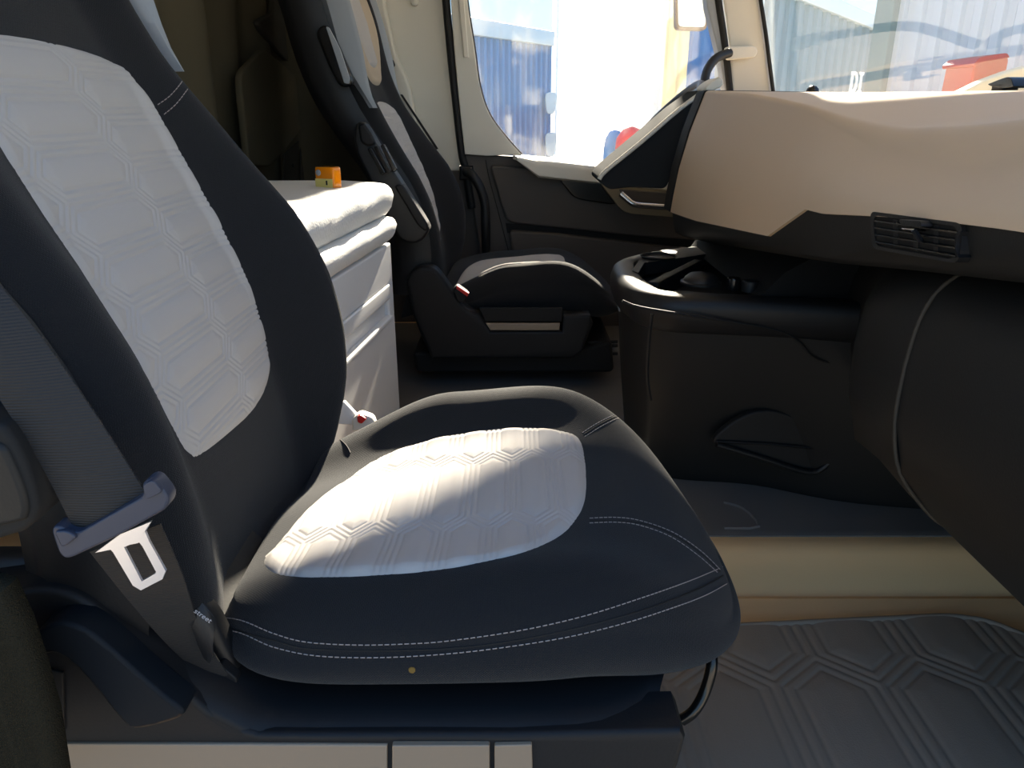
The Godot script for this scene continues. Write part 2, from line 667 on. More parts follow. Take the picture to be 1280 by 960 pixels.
# a quilted panel lying on a surface; line holds (a, b) points round it, at() gives the place and out() the way up
func quilt(line: PackedVector2Array, cell: float, place: Callable, up: Vector3, hexed: float, lift := 0.004, w := 1.0, across := 1.0) -> ArrayMesh:
	var lo := line[0]
	var hi := line[0]
	for p in line:
		lo = lo.min(p)
		hi = hi.max(p)
	lo -= Vector2.ONE * cell * 2
	var nx := int((hi.x - lo.x) / cell) + 4
	var ny := int((hi.y - lo.y) / cell) + 4
	var v := PackedVector3Array()
	v.resize(nx * ny)
	var inside := PackedByteArray()
	inside.resize(nx * ny)
	for j in ny:
		for i in nx:
			inside[j * nx + i] = 1 if Geometry2D.is_point_in_polygon(lo + Vector2(i, j) * cell, line) else 0
	var m := line.size()
	# coarse distances tell which points need the exact one
	var step := 10
	var cw := nx / step + 2
	var coarse := PackedFloat32Array()
	coarse.resize(cw * (ny / step + 2))
	for j in ny / step + 2:
		for i in cw:
			coarse[j * cw + i] = _near(line, lo + Vector2(i, j) * cell * step)[0]
	for j in ny:
		for i in nx:
			var p := lo + Vector2(i, j) * cell
			var d := coarse[(j / step) * cw + i / step]
			if d > cell * step * 1.5 + 0.022:
				d = 0.03
			else:
				var r := _near(line, p)
				d = r[0]
				if inside[j * nx + i] == 0:
					p = r[1]
					d = 0.0
			var h := -0.003 + (lift + 0.003) * sqrt(clampf(d / 0.012, 0.0, 1.0))
			if hexed > 0.0:
				h += hex_relief(p.y, p.x * across, hexed, w) * smoothstep(0.0, 0.008, d)
			v[j * nx + i] = place.call(p.x, p.y) + up * h
	var ix := PackedInt32Array()
	for j in ny - 1:
		for i in nx - 1:
			var a := j * nx + i
			if inside[a] + inside[a + 1] + inside[a + nx] + inside[a + nx + 1] > 0:
				ix.append_array([a, a + 1, a + nx + 1, a, a + nx + 1, a + nx])
	# keep the vertices in use
	var used := PackedInt32Array()
	used.resize(v.size())
	used.fill(-1)
	var keep := PackedVector3Array()
	for k in ix.size():
		if used[ix[k]] < 0:
			used[ix[k]] = keep.size()
			keep.append(v[ix[k]])
		ix[k] = used[ix[k]]
	assert(m > 2)
	return fast(keep, ix, up)

func _near(line: PackedVector2Array, p: Vector2) -> Array:
	var best := 1e9
	var at := p
	for i in line.size():
		var q := Geometry2D.get_closest_point_to_segment(p, line[i], line[(i + 1) % line.size()])
		var d := q.distance_squared_to(p)
		if d < best:
			best = d
			at = q
	return [sqrt(best), at]

func hit(tm: TriangleMesh, px: float, py: float) -> Variant:
	var r := tm.intersect_ray(EYE, ray(px, py).normalized())
	return null if r.is_empty() else [r.position, r.normal]

func smooth2(p: Array, n: int) -> PackedVector2Array:
	return PackedVector2Array(spline(p, n, true))

func stitches(buf: Buf, path: Array, normals: Array, length := 0.0042, gap := 0.0018, rad := 0.00055) -> void:
	var left := 0.0
	for i in path.size() - 1:
		var a: Vector3 = path[i]
		var b: Vector3 = path[i + 1]
		var d := b - a
		var l := d.length()
		if l < 1e-6:
			continue
		var s := left
		while s < l:
			var c: Vector3 = a + d / l * (s + length / 2) + normals[i] * rad * 0.6
			var u := d / l
			var w: Vector3 = u.cross(normals[i]).normalized()
			var n: Vector3 = normals[i]
			var h := length / 2
			var ra := []
			var rb := []
			for k in 5:
				var t := TAU * k / 5.0
				var o: Vector3 = (w * cos(t) + n * sin(t)) * rad
				ra.append(c - u * h + o)
				rb.append(c + u * h + o)
			loft(buf, [ra, rb])
			s += length + gap
		left = s - l

func stitched(buf: Buf, tm: TriangleMesh, flat: Array) -> void:
	var way := []
	for k in range(0, flat.size(), 2):
		way.append(Vector2(flat[k], flat[k + 1]))
	way = spline(way, 14)
	var path := []
	var nor := []
	for q in way:
		var h = hit(tm, q.x, q.y)
		if h != null:
			path.append(h[0])
			var n: Vector3 = h[1]
			if n.dot(EYE - h[0]) < 0:
				n = -n
			nor.append(n)
	if path.size() > 1:
		stitches(buf, path, nor)

# ================================================================ the scene
func _ready() -> void:
	var cam := Camera3D.new()
	cam.name = "camera"
	cam.position = EYE
	cam.rotation_degrees = Vector3(-PITCH, 0, 0)
	cam.fov = rad_to_deg(2.0 * atan(480.0 / FOCAL))
	cam.near = 0.02
	cam.far = 200.0
	add_child(cam)
	var sky := ProceduralSkyMaterial.new()
	sky.sky_top_color = Color(0.42, 0.60, 0.84)
	sky.sky_horizon_color = Color(0.76, 0.90, 0.95)
	sky.sky_curve = 0.2
	sky.ground_horizon_color = Color(0.58, 0.57, 0.54)
	sky.ground_bottom_color = Color(0.42, 0.39, 0.35)
	sky.sky_energy_multiplier = 1.0
	sky.sun_angle_max = 12.0
	var env := Environment.new()
	env.background_mode = Environment.BG_SKY
	env.sky = Sky.new()
	env.sky.sky_material = sky
	env.tonemap_mode = Environment.TONE_MAPPER_LINEAR
	env.tonemap_exposure = 1.9
	env.sdfgi_enabled = true
	env.ssao_enabled = true
	env.ssil_enabled = true
	var we := WorldEnvironment.new()
	we.name = "surroundings"
	we.environment = env
	add_child(we)
	var sun := DirectionalLight3D.new()
	sun.name = "sun"
	sun.light_color = Color(1.0, 0.95, 0.86)
	sun.light_energy = 6.0
	sun.light_angular_distance = 1.5
	sun.shadow_enabled = true
	sun.look_at_from_position(Vector3(0.15, 0.5, -1.0), Vector3.ZERO)
	add_child(sun)
	make_materials()
	build_shell()
	build_door()
	build_dash()
	build_console()
	build_seats()
	build_belt()
	build_cabinet()
	build_curtain()
	build_outside()

func build_shell() -> void:
	# floor: one section swept from the rear wall to the firewall, up over the raised middle
	var sec := [[0.36, -0.012], [0.8, -0.012], [1.15, -0.012], [1.175, -0.004], [1.205, 0.002], [1.213, -0.004], [1.220, -0.004], [1.226, 0.006], [1.232, 0.03], [1.237, 0.06], [1.243, 0.078], [1.255, 0.088], [1.275, 0.091], [1.5, 0.092], [2.95, 0.092]]
	var rows := []
	for q in sec:
		rows.append([Vector3(-1.15, q[1], -q[0]), Vector3(0.2, q[1], -q[0]), Vector3(1.3, q[1], -q[0])])
	struct("floor", thick(B(), rows, Vector3(0, -0.06, 0)), M.floor, "beige cab floor rising in a step to its raised middle", "floor")
	var tn := thing("tunnel_mat", "dark grey mat over the raised middle floor between the seats", "floor mat", Vector3(0.2, 0.092, -1.8))
	var trow := []
	for d in [1.285, 1.30, 1.6, 2.0, 2.84]:
		trow.append([Vector3(-0.62, 0.094 if d < 1.29 else 0.0975, -d), Vector3(0.3, 0.094 if d < 1.29 else 0.0975, -d), Vector3(1.10, 0.094 if d < 1.29 else 0.0975, -d)])
	part("mat", thick(B(), trow, Vector3(0, -0.003, 0)), M.tunnel, tn)
	part("raised_rib", tube(B(), spline([PY(905, 628, 0.098), PY(930, 636, 0.098), PY(948, 658, 0.098), PY(905, 660, 0.098)], 3), 0.004, 6), M.tunnel, tn)
	# ceiling and rear wall
	struct("ceiling", box(B(), Vector3(0.0, 1.80, -1.66), Vector3(2.3, 0.06, 2.66)), M.trim, "cream roof lining of the cab, above the picture", "ceiling")
	struct("wall_rear", box(B(), Vector3(-1.15, 0.85, -1.66), Vector3(0.06, 1.9, 2.66)), M.trim, "cream rear wall of the cab behind the curtain", "wall")
	# near side: pillar pieces beside the open doorway
	var near := B()
	box(near, Vector3(-0.90, 0.85, -0.35), Vector3(0.54, 1.9, 0.06))
	box(near, Vector3(1.06, 0.85, -0.35), Vector3(0.34, 1.9, 0.06))
	struct("wall_near", near, M.trim, "cream wall beside the open doorway", "wall")
	struct("trim_doorway", slab(B(), pts([-140, 700, 0, 742, 22, 790, 42, 850, 58, 905, 72, 990, -140, 990], 0.44), Vector3(0, 0, -0.03), 0.01), M.carpet, "olive grey carpeted pillar edge at the lower left, beside the seat lever", "pillar trim")
	# far wall behind the driver's seat: cream panel, dark panel under it
	struct("wall_far", slab(B(), pts([180, -420, 548, -420, 558, -20, 566, 80, 578, 214, 180, 214], 2.87), Vector3(0, 0, -0.06), 0.01), M.trim, "plain cream wall panel behind the upper driver's seat", "wall panel")
	struct("wall_far", slab(B(), pts([180, 212, 600, 212, 612, 300, 622, 470, 622, 560, 180, 560], 2.875), Vector3(0, 0, -0.06), 0.004), M.door_dark, "dark lower wall panel behind the driver's seat", "wall panel")
	var hook := thing("coat_hook", "small cream coat hook at the top of the cream wall panel", "hook", P(519, 2, 2.85))
	part("peg", lathe(B(), P(519, 3, 2.868), Vector3(0, 0, 1), [0.012, -0.004, 0.014, 0.01, 0.012, 0.022, 0.004, 0.026]), M.trim, hook)
	# belt pillar cover beside the headrest
	var pillar := thing("pillar_cover", "cream pillar cover with a belt slot beside the driver's headrest", "pillar cover", P(490, 60, 2.78))
	var edge := spline(pts([479, -70, 480, 0, 488, 40, 496, 73, 509, 100, 517, 138, 519, 160], 2.80), 5)
	var left := pts([519, 165, 450, 165, 450, -70], 2.80)
	part("cover", slab(B(), edge + left, Vector3(0, 0, -0.06), 0.008), M.trim, pillar)
	part("belt_guide", slab(B(), rounded(pts([486, 75, 491, 74, 494, 82, 490, 86, 487, 84], 2.79), 0.006), Vector3(0, 0, -0.02), 0.002), M.gap, pillar)
	var fb := B()
	slab(fb, pts([500, 118, 503, 118, 548, 186, 545, 187], 2.785), Vector3(0, 0, -0.003), 0.0005)
	solo("driver_seat_belt", fb, M.webbing, "thin dark belt line running down from the cream pillar cover behind the driver's seat", "seat belt")
	# front: A pillar, windscreen, firewall
	var ap := [P(903, -320, 2.82), P(903, 0, 2.82), P(911, 60, 2.82), P(916, 150, 2.82), P(973, 150, 2.80), P(965, 112, 2.80), P(951, 0, 2.80), P(921, -320, 2.80)]
	struct("trim_windscreen_pillar", slab(B(), ap, Vector3(0.02, 0, -0.05), 0.012), M.trim, "cream windscreen pillar between side window and windscreen", "pillar")
	struct("trim_windscreen_seal", tube(B(), [P(918, -320, 2.79), P(950, -5, 2.79), P(957, 40, 2.79), P(962, 80, 2.79), P(967, 118, 2.79)], 0.007, 8), M.seal, "black seal line along the windscreen side of the cream pillar", "seal")
	var wb := B()
	box(wb, Vector3(1.22, 0.42, -1.66), Vector3(0.06, 0.95, 2.66))
	struct("wall_front", wb, M.gap, "black firewall behind the dashboard", "firewall")
	var head := B()
	box(head, Vector3(1.13, 1.72, -1.66), Vector3(0.08, 0.16, 2.66))
	struct("trim_windscreen_header", head, M.trim, "cream strip over the windscreen, above the picture", "header")
	var w2 := Node3D.new()
	w2.name = "window_2"
	add_child(w2)
	tag(w2, "dusty windscreen in front of the grey containers", "windscreen")
	w2.set_meta("kind", "structure")
	var low := [Vector3(0.93, 0.88, -2.87), Vector3(1.08, 0.88, -2.55), Vector3(1.17, 0.88, -2.0), Vector3(1.2, 0.88, -1.4), Vector3(1.19, 0.88, -0.8), Vector3(1.13, 0.88, -0.4)]
	low = spline(low, 5)
	var up := []
	for q in low:
		up.append(Vector3(q.x - 0.14, 1.74, q.z))
	part("pane", thick(B(), [low, up], Vector3(0.005, 0, 0)), M.glass, w2)
	# the rubber mat in the near footwell
	var line := PackedVector2Array()
	for q in rounded(ptsy([868, 782, 1180, 767, 1232, 773, 1300, 800, 1500, 1010, 780, 1100, 800, 800], 0.0), 0.03, 6):
		line.append(Vector2(q.x, -q.z))
	var m := thing("floor_mat", "grey rubber floor mat with raised hexagon ribs in the near footwell", "floor mat", Vector3(0.6, 0, -0.9))
	part("mat", quilt(line, 0.0026, func(x, d): return Vector3(x, 0.0, -d), Vector3.UP, 3.5, 0.006, 2.6, 0.74), M.rubber, m)
	var rim := []
	for q in line:
		rim.append(Vector3(q.x, 0.0, -q.y))
	rim = inset(rim, 0.012) if newell(rim).y > 0 else inset(rim, 0.012)
	var rt := rim.duplicate()
	rt.append(rim[0])
	part("raised_rim", tube(B(), moved(rt, Vector3(0, 0.004, 0)), 0.006, 8), M.rubber, m)

func build_door() -> void:
	var d := Node3D.new()
	d.name = "door_1"
	d.position = Vector3(0.3, 0.1, -2.85)
	add_child(d)
	tag(d, "driver's door with dark panel, cream window frame and cream armrest", "door")
	d.set_meta("kind", "structure")
	# dark lower panel and its raised middle
	part("door_panel", slab(B(), pts([581, 193, 640, 196, 700, 204, 960, 234, 1000, 560, 640, 560, 614, 400, 596, 290], 2.84), Vector3(0, 0, -0.08), 0.006), M.door_dark, d)
	part("seam", tube(B(), spline(pts([607, 200, 612, 225, 622, 262, 632, 300, 640, 330], 2.838), 4), 0.0016, 6), M.gap, d)
	part("upper_panel", slab(B(), rounded(pts([612, 206, 700, 214, 900, 240, 900, 302, 800, 296, 640, 279, 632, 274, 624, 248], 2.815), 0.02), Vector3(0, 0, -0.03), 0.008), M.door_dark, d)
	part("lower_pocket", slab(B(), rounded(pts([636, 288, 700, 293, 800, 304, 940, 320, 940, 420, 660, 420], 2.80), 0.02), Vector3(0, 0, -0.05), 0.008), M.door_dark, d)
	part("pocket_gap", slab(B(), pts([632, 279, 900, 303, 900, 320, 634, 291], 2.832), Vector3(0, 0, -0.005), 0.001), M.gap, d)
	# cream frame round the window
	var outer := spline(pts([548, -330, 560, -60, 566, 40, 573, 120, 581, 193], 2.82), 5)
	var inner := spline(pts([652, 193, 634, 173, 612, 143, 600, 108, 593, 60, 584, 0, 579, -60, 566, -330], 2.82), 5)
	part("window_frame", slab(B(), outer + pts([608, 195], 2.82) + inner, Vector3(0, 0, -0.07), 0.01), M.trim, d)
	part("window_channel", slab(B(), pts([569, -330, 571, -60, 573, 0, 580, 72, 586, 72, 580, 0, 578, -60, 573, -330], 2.81), Vector3(0, 0, -0.02), 0.003), M.trim, d)
	var seal := spline(pts([566, -330, 579, -60, 584, 0, 593, 60, 600, 108, 612, 143, 634, 173, 652, 193], 2.83), 5)
	part("window_seal", tube(B(), seal, 0.005, 8), M.seal, d)
	part("door_seal", tube(B(), spline(pts([540, -330, 555, -40, 562, 50, 569, 120, 577, 190, 582, 212, 590, 260], 2.835), 5), 0.014, 8), M.seal, d)
	part("front_frame", slab(B(), pts([862, -330, 879, -40, 884, 10, 900, 75, 912, 150, 921, 150, 909, 75, 894, 0, 890, -40, 876, -330], 2.82), Vector3(0, 0, -0.06), 0.006), M.grey, d)
	part("front_seal", tube(B(), spline(pts([882, -330, 894, -40, 898, 0, 907, 62, 915, 140], 2.82), 4), 0.012, 8), M.seal, d)
	part("top_frame", slab(B(), [Vector3(-0.45, 1.575, -2.82), Vector3(0.10, 1.575, -2.82), Vector3(0.36, 1.455, -2.82), Vector3(0.62, 1.33, -2.82), Vector3(0.75, 1.33, -2.82), Vector3(0.75, 1.80, -2.82), Vector3(-0.45, 1.80, -2.82)], Vector3(0, 0, -0.06), 0.006), M.trim, d)
	# armrest shelf with its pocket
	var sh := B()
	var a0 := P(641, 192, 2.86)
	var a1 := P(900, 220, 2.86)
	var sec := [Vector2(0.0, 0.0), Vector2(0.085, -0.004), Vector2(0.105, -0.012), Vector2(0.113, -0.026), Vector2(0.112, -0.060), Vector2(0.100, -0.068), Vector2(0.02, -0.070)]
	var rings := []
	for f in [0.0, 0.02, 0.12, 0.2, 1.0]:
		var r := []
		for q in sec:
			var k: float = 0.55 if f == 0.0 else 1.0
			var lowy: float = q.y * (0.25 if f < 0.1 else 1.0)
			r.append(a0.lerp(a1, f) + Vector3(0, lowy, q.x * k))
		rings.append(r)
	loft(sh, rings)
	var rest := part("armrest", sh, M.trim, d, "cream armrest shelf under the side window")
	part("pocket", slab(B(), [P(690, 208, 2.79), P(742, 214, 2.79), P(752, 207, 2.85), P(702, 201, 2.85)], Vector3(0, -0.006, 0), 0.001), mat(Color(0.45, 0.33, 0.26), 0.6), rest)
	var lipb := B()
	tube(lipb, [P(690, 208, 2.79), P(742, 214, 2.79), P(752, 206, 2.85), P(702, 200, 2.85), P(690, 208, 2.79)], 0.004, 6)
	part("pocket_rim", lipb, M.trim, rest)
	# pull cup under the armrest
	part("pull_cup", slab(B(), rounded(pts([697, 222, 762, 231, 780, 252, 765, 256, 727, 250, 716, 246], 2.80), 0.02), Vector3(0, 0, -0.03), 0.004), M.gloss, d)
	# release handle in its bezel
	var bz := rounded(pts([748, 226, 765, 232, 850, 240, 850, 272, 786, 267, 776, 262], 2.74), 0.02)
	part("handle_bezel", slab(B(), bz, Vector3(0, 0, -0.06), 0.006), mat(Color(0.50, 0.45, 0.36), 0.5), d)
	part("handle_cup", slab(B(), rounded(pts([772, 236, 850, 243, 850, 262, 790, 258], 2.735), 0.015), Vector3(0, 0, -0.02), 0.003), M.door_dark, d)
	var lever := B()
	tube(lever, spline([P(776, 242, 2.725), P(784, 249, 2.718), P(792, 255, 2.712), P(806, 257, 2.712), P(850, 260, 2.715)], 5), 0.011, 10)
	part("release_handle", lever, M.chrome, d, "chrome door release handle")
	# glass
	var w := Node3D.new()
	w.name = "window_1"
	add_child(w)
	tag(w, "dust-streaked side window of the driver's door", "window")
	w.set_meta("kind", "structure")
	part("pane", slab(B(), pts([555, -340, 900, -340, 925, 230, 640, 230, 600, 150, 575, 0], 2.87), Vector3(0, 0, -0.005), 0.001), M.glass, w)
	part("dust", slab(B(), pts([555, -340, 900, -340, 925, 230, 640, 230, 600, 150, 575, 0], 2.866), Vector3(0, 0, -0.0006), 0.0001), M.dust, w)
	# grab handle on the pillar
	var g := thing("grab_handle", "black curved grab handle fixed to the cream windscreen pillar", "grab handle", P(905, 90, 2.7))
	part("bar", tube(B(), spline([P(878, 117, 2.60), P(880, 106, 2.63), P(884, 88, 2.68), P(895, 73, 2.72), P(912, 66, 2.76)], 6), 0.015, 12), M.black, g)
	part("bracket", slab(B(), rounded(pts([908, 58, 944, 57, 948, 64, 944, 72, 910, 75], 2.77), 0.012), Vector3(0, 0, -0.04), 0.008), M.trim, g, "cream end bracket")
	var g2 := thing("grab_handle", "black vertical grab handle between the driver's seat and the door", "grab handle", P(600, 260, 2.78))
	part("bar", tube(B(), spline([P(582, 215, 2.83), P(589, 218, 2.76), P(599, 232, 2.75), P(606, 255, 2.75), P(607, 290, 2.75), P(608, 330, 2.78)], 6), 0.017, 12), M.black, g2)
	part("mount", box(B(), P(583, 216, 2.83), Vector3(0.05, 0.05, 0.04), 0.01), M.black, g2)

func build_dash() -> void:
	# cream upper dash: sections across the cab
	var st := [0.42, 0.60, 0.75, 0.90, 1.00, 1.08, 1.20, 1.32, 1.45, 1.60, 1.75, 1.87]
	var edge_y := [0.42, 0.925, 0.60, 0.915, 0.75, 0.892, 0.90, 0.880, 1.0, 0.880, 1.236, 0.905, 1.5, 0.924, 1.85, 0.937]
	var soft := [0.42, 0.055, 0.75, 0.055, 0.95, 0.035, 1.15, 0.014, 1.87, 0.008]
	var low_y := [0.42, 0.812, 0.6, 0.806, 0.8, 0.79, 1.0, 0.768]
	var sec := func(d: float) -> Array:
		var ey := lut(edge_y, d)
		var s := lut(soft, d)
		var ly: float
		if d <= 1.06:
			ly = lut(low_y, minf(d, 1.0)) if d < 1.0 else lerpf(0.768, 0.766, (d - 1.0) / 0.06)
		elif d < 1.20:
			ly = lerpf(0.766, 0.706, (d - 1.06) / 0.14)
		else:
			ly = lerpf(0.706, 0.645, (d - 1.20) / 0.67)
		var r := []
		r.append(Vector3(1.17, 0.925, -d))
		r.append(Vector3(0.95, 0.930, -d))
		r.append(Vector3(0.75, lerpf(ey, 0.930, 0.62), -d))
		r.append(Vector3(0.60, lerpf(ey, 0.930, 0.25), -d))
		for k in 7:
			var a := k / 6.0 * PI / 2 * 0.93
			r.append(Vector3(0.452 + s - s * sin(a), ey - s * (1 - cos(a)), -d))
		for f in [0.3, 0.6, 0.85, 1.0]:
			r.append(Vector3(lerpf(0.450, 0.412, f) - 0.01 * sin(f * PI), lerpf(ey - s, ly, f), -d))
		r.append(Vector3(0.425, ly - 0.002, -d))
		r.append(Vector3(0.60, ly - 0.002, -d))
		r.append(Vector3(1.17, ly, -d))
		return r
	var rings := []
	var fine := []
	for k in st.size() - 1:
		for j in 4:
			fine.append(lerpf(st[k], st[k + 1], j / 4.0))
	fine.append(1.86)
	for d in fine:
		rings.append(sec.call(d))
	# the far end leans: its lower corner lies further across
	var t := thing("dashboard", "cream topped dashboard with black lower panels and an air vent", "dashboard", Vector3(0.7, 0.4, -1.2))
	for e in 6:
		var r: Array = rings[rings.size() - 1 - e]
		for i in r.size():
			r[i].z -= clampf((0.937 - r[i].y) / 0.3, 0, 1) * 0.10 * (1.0 - e / 6.0)
	part("cream_top", loft(B(), rings), M.cream, t, "cream upper dash with rounded top", 55.0)
	# black end strip between the cream and the instrument hood
	var es := []
	for q in [[-0.004, 0.0], [0.003, 0.002], [0.003, 0.075], [-0.004, 0.078]]:
		var r := []
		for p in rings[-1]:
			r.append(p + Vector3(-q[0], q[0] * 0.5, -q[1]))
		es.append(r)
	part("end_strip", loft(B(), es), M.gap, t)
	var dt := []
	for d in [1.90, 2.0, 2.3, 2.6, 2.82]:
		dt.append([Vector3(0.60, 0.922, -d), Vector3(0.64, 0.930, -d), Vector3(1.0, 0.932, -d), Vector3(1.18, 0.93, -d), Vector3(1.18, 0.60, -d), Vector3(0.66, 0.60, -d), Vector3(0.60, 0.90, -d)])
	part("driver_side_top", loft(B(), dt), M.cream, t)
	# black band under the cream, holding the vent
	var band := []
	for d in [0.42, 0.6, 0.8, 1.0, 1.06, 1.10, 1.15, 1.20, 1.4, 1.6, 1.8, 1.95]:
		var r: Array = sec.call(minf(d, 1.86))
		var ly: float = r[14].y
		var lo: float = minf(ly - 0.012, lut([0.42, 0.782, 0.6, 0.766, 0.95, 0.712, 1.35, 0.66, 1.75, 0.612, 1.95, 0.59], d))
		band.append([Vector3(0.418, ly + 0.004, -d), Vector3(0.416, ly - 0.004, -d), Vector3(0.420, (ly + lo) / 2, -d), Vector3(0.428, lo + 0.004, -d), Vector3(0.445, lo - 0.004, -d), Vector3(1.15, lo - 0.004, -d), Vector3(1.15, ly + 0.004, -d)])
	part("vent_band", loft(B(), band), M.dash_black, t)
	# lower panels: bulging sections; a proud piping between them
	var low := func(d: float) -> Array:
		var u := lut([0.42, 0.742, 0.62, 0.735, 0.8, 0.722, 1.02, 0.684, 1.30, 0.645, 1.46, 0.63], d)
		var b := 0.41
		var q := 0.21 * smoothstep(0.86, 1.40, d)
		return [Vector3(0.62, u + 0.03, -d), Vector3(0.51 + q, u + 0.014, -d), Vector3(0.485 + q, u + 0.004, -d), Vector3(0.467 + q, u - 0.014, -d), Vector3(0.455 + q, u - 0.045, -d), Vector3(0.449 + q, u - 0.10, -d), Vector3(0.450 + q, u - 0.17, -d), Vector3(0.468 + q, u - 0.235, -d), Vector3(0.515 + q, b + 0.02, -d), Vector3(0.545 + q, b, -d), Vector3(0.62 + q, b - 0.005, -d), Vector3(1.18, b - 0.01, -d), Vector3(1.18, u + 0.03, -d)]
	var near_p := []
	for d in [0.42, 0.5, 0.6, 0.7, 0.78, 0.795]:
		near_p.append(low.call(d))
	part("glovebox_panel", loft(B(), near_p), M.dash_black, t, "near lower panel", 60.0)
	var far_p := []
	for d in [0.800, 0.85, 0.95, 1.05, 1.15, 1.25, 1.35, 1.45]:
		far_p.append(low.call(d))
	part("lower_panel", loft(B(), far_p), M.dash_black, t, "", 60.0)
	var pipe: Array = low.call(0.7975)
	part("piping", tube(B(), spline(pipe.slice(1, 10), 4), 0.0026, 8), mat(Color(0.22, 0.195, 0.16), 0.7), t, "thin paler piping")
	# vent
	var vent := part("air_vent", ring(B(), rounded(ptsx([1087, 264, 1204, 279, 1199, 330, 1090, 311], 0.412), 0.012), rounded(ptsx([1091, 269, 1198, 283, 1194, 325, 1094, 307], 0.412), 0.012), Vector3(0.03, 0, 0)), M.black, t)
	part("recess", slab(B(), ptsx([1091, 269, 1198, 283, 1194, 325, 1094, 307], 0.4145), Vector3(0.004, 0, 0), 0.0005), M.seal, vent)
	for k in 4:
		var f := (k + 0.6) / 4.2
		var a := PX(lerpf(1092, 1094, f), lerpf(270, 307, f), 0.410)
		var b := PX(lerpf(1197, 1194, f), lerpf(284, 325, f), 0.410)
		var bb := B()
		slab(bb, [a, b, b + Vector3(0.018, 0.004, 0), a + Vector3(0.018, 0.004, 0)], Vector3(0, -0.002, 0), 0.0004)
		part("slat", bb, M.gloss, vent)
	for k in 3:
		var f := (k + 1.0) / 4.0
		var bb := B()
		slab(bb, ptsx([lerpf(1093, 1196, f) - 3, lerpf(271, 285, f), lerpf(1093, 1196, f) + 3, lerpf(272, 286, f), lerpf(1095, 1194, f) + 3, lerpf(306, 323, f), lerpf(1095, 1194, f) - 3, lerpf(305, 322, f)], 0.4135), Vector3(0.002, 0, 0), 0.0003)
		part("vane", bb, M.black, vent)
	part("slider_tab", slab(B(), rounded(ptsx([1123, 274, 1150, 276, 1152, 284, 1126, 282], 0.402), 0.004), Vector3(0.012, 0, 0), 0.002), M.black, vent)
	var tb := B()
	slab(tb, ptsx([1126, 285, 1142, 286, 1144, 289, 1128, 288], 0.401), Vector3(0.012, 0, 0), 0.001)
	part("tab_edge", tb, M.chrome, vent, "bright tab edge")
	part("tab_stem", tube(B(), [PX(1142, 287, 0.401), PX(1152, 302, 0.409)], 0.003, 6), M.gloss, vent)
	part("thumbwheel", slab(B(), spline(ptsx([1201, 290, 1196, 300, 1195, 315, 1198, 322, 1194, 318, 1193, 300, 1197, 290], 0.409), 3, true), Vector3(0.012, 0, 0), 0.0008), M.shield, vent)
	# instrument hood on the driver's side
	var h := thing("instrument_hood", "black wedge shaped instrument hood in front of the driver, pale sunlit top edge", "instrument hood", P(800, 200, 2.2))
	var o := rounded(pts([747, 226, 752, 216, 800, 176, 850, 134, 884, 110, 884, 125, 858, 180, 832, 236, 790, 234, 762, 237], 2.10), 0.012)
	part("hood", slab(B(), o, Vector3(0, 0.0, -0.20), 0.012), M.hood, h)
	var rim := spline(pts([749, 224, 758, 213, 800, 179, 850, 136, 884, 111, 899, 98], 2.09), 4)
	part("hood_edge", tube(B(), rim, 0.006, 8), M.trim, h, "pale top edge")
	part("cluster_trim", slab(B(), pts([778, 188, 800, 168, 850, 128, 884, 104, 884, 110, 850, 134, 802, 172, 783, 190], 2.24), Vector3(0, 0, -0.06), 0.003), M.slate, h)
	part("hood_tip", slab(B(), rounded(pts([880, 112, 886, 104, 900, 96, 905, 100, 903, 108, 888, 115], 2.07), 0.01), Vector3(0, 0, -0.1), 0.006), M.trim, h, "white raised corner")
	var w := thing("steering_wheel", "dark steering wheel seen nearly edge on above the instrument hood", "steering wheel", P(800, 190, 2.4))
	var c := P(822, 160, 2.52)
	var ax: Vector3 = (P(860, 118, 2.52) - P(780, 200, 2.52)).normalized()
	var rimp := []
	for k in 41:
		var a := TAU * k / 40
		rimp.append(c + ax * cos(a) * 0.18 + Vector3(0, 0, -1) * sin(a) * 0.17)
	part("rim", tube(B(), rimp, 0.014, 10), M.slate, w)
	var nn: Vector3 = ax.cross(Vector3(0, 0, -1)).normalized()
	if nn.x < 0:
		nn = -nn
	part("hub", lathe(B(), c + nn * 0.03, nn, [0.0, -0.02, 0.05, -0.015, 0.06, 0.02, 0.03, 0.06]), M.black, w)
	for k in 3:
		var a := TAU * k / 3 + PI / 2
		part("spoke", tube(B(), [c + nn * 0.03, c + ax * cos(a) * 0.16 + Vector3(0, 0, -1) * sin(a) * 0.16], 0.01, 8), M.black, w)
	# small black things on the dash top
	var kn := thing("dash_sensor", "small black domed sensor on the dash top in front of the slate container", "sensor", P(1015, 120, 2.3))
	var kc := PX(1015, 118, 0.93)
	part("dome", lathe(B(), kc + Vector3(0, -0.01, 0), Vector3.UP, [0.021, 0.0, 0.021, 0.012, 0.018, 0.026, 0.010, 0.034, 0.0, 0.036]), M.gloss, kn)
	part("foot", lathe(B(), kc + Vector3(0, -0.014, 0), Vector3.UP, [0.025, 0.0, 0.025, 0.004, 0.02, 0.006]), M.black, kn)
	var kb := thing("dash_holder", "small black curved holder on the dash top below the red block", "holder", PX(1252, 104, 0.9))
	part("shell", slab(B(), spline(ptsx([1235, 106, 1240, 103, 1256, 97, 1262, 97, 1265, 102, 1265, 109, 1248, 110], 0.88), 4, true), Vector3(0.03, 0, 0.0), 0.004), M.gloss, kb)
	part("base", box(B(), PX(1256, 110, 0.895), Vector3(0.03, 0.012, 0.035), 0.003), M.black, kb)

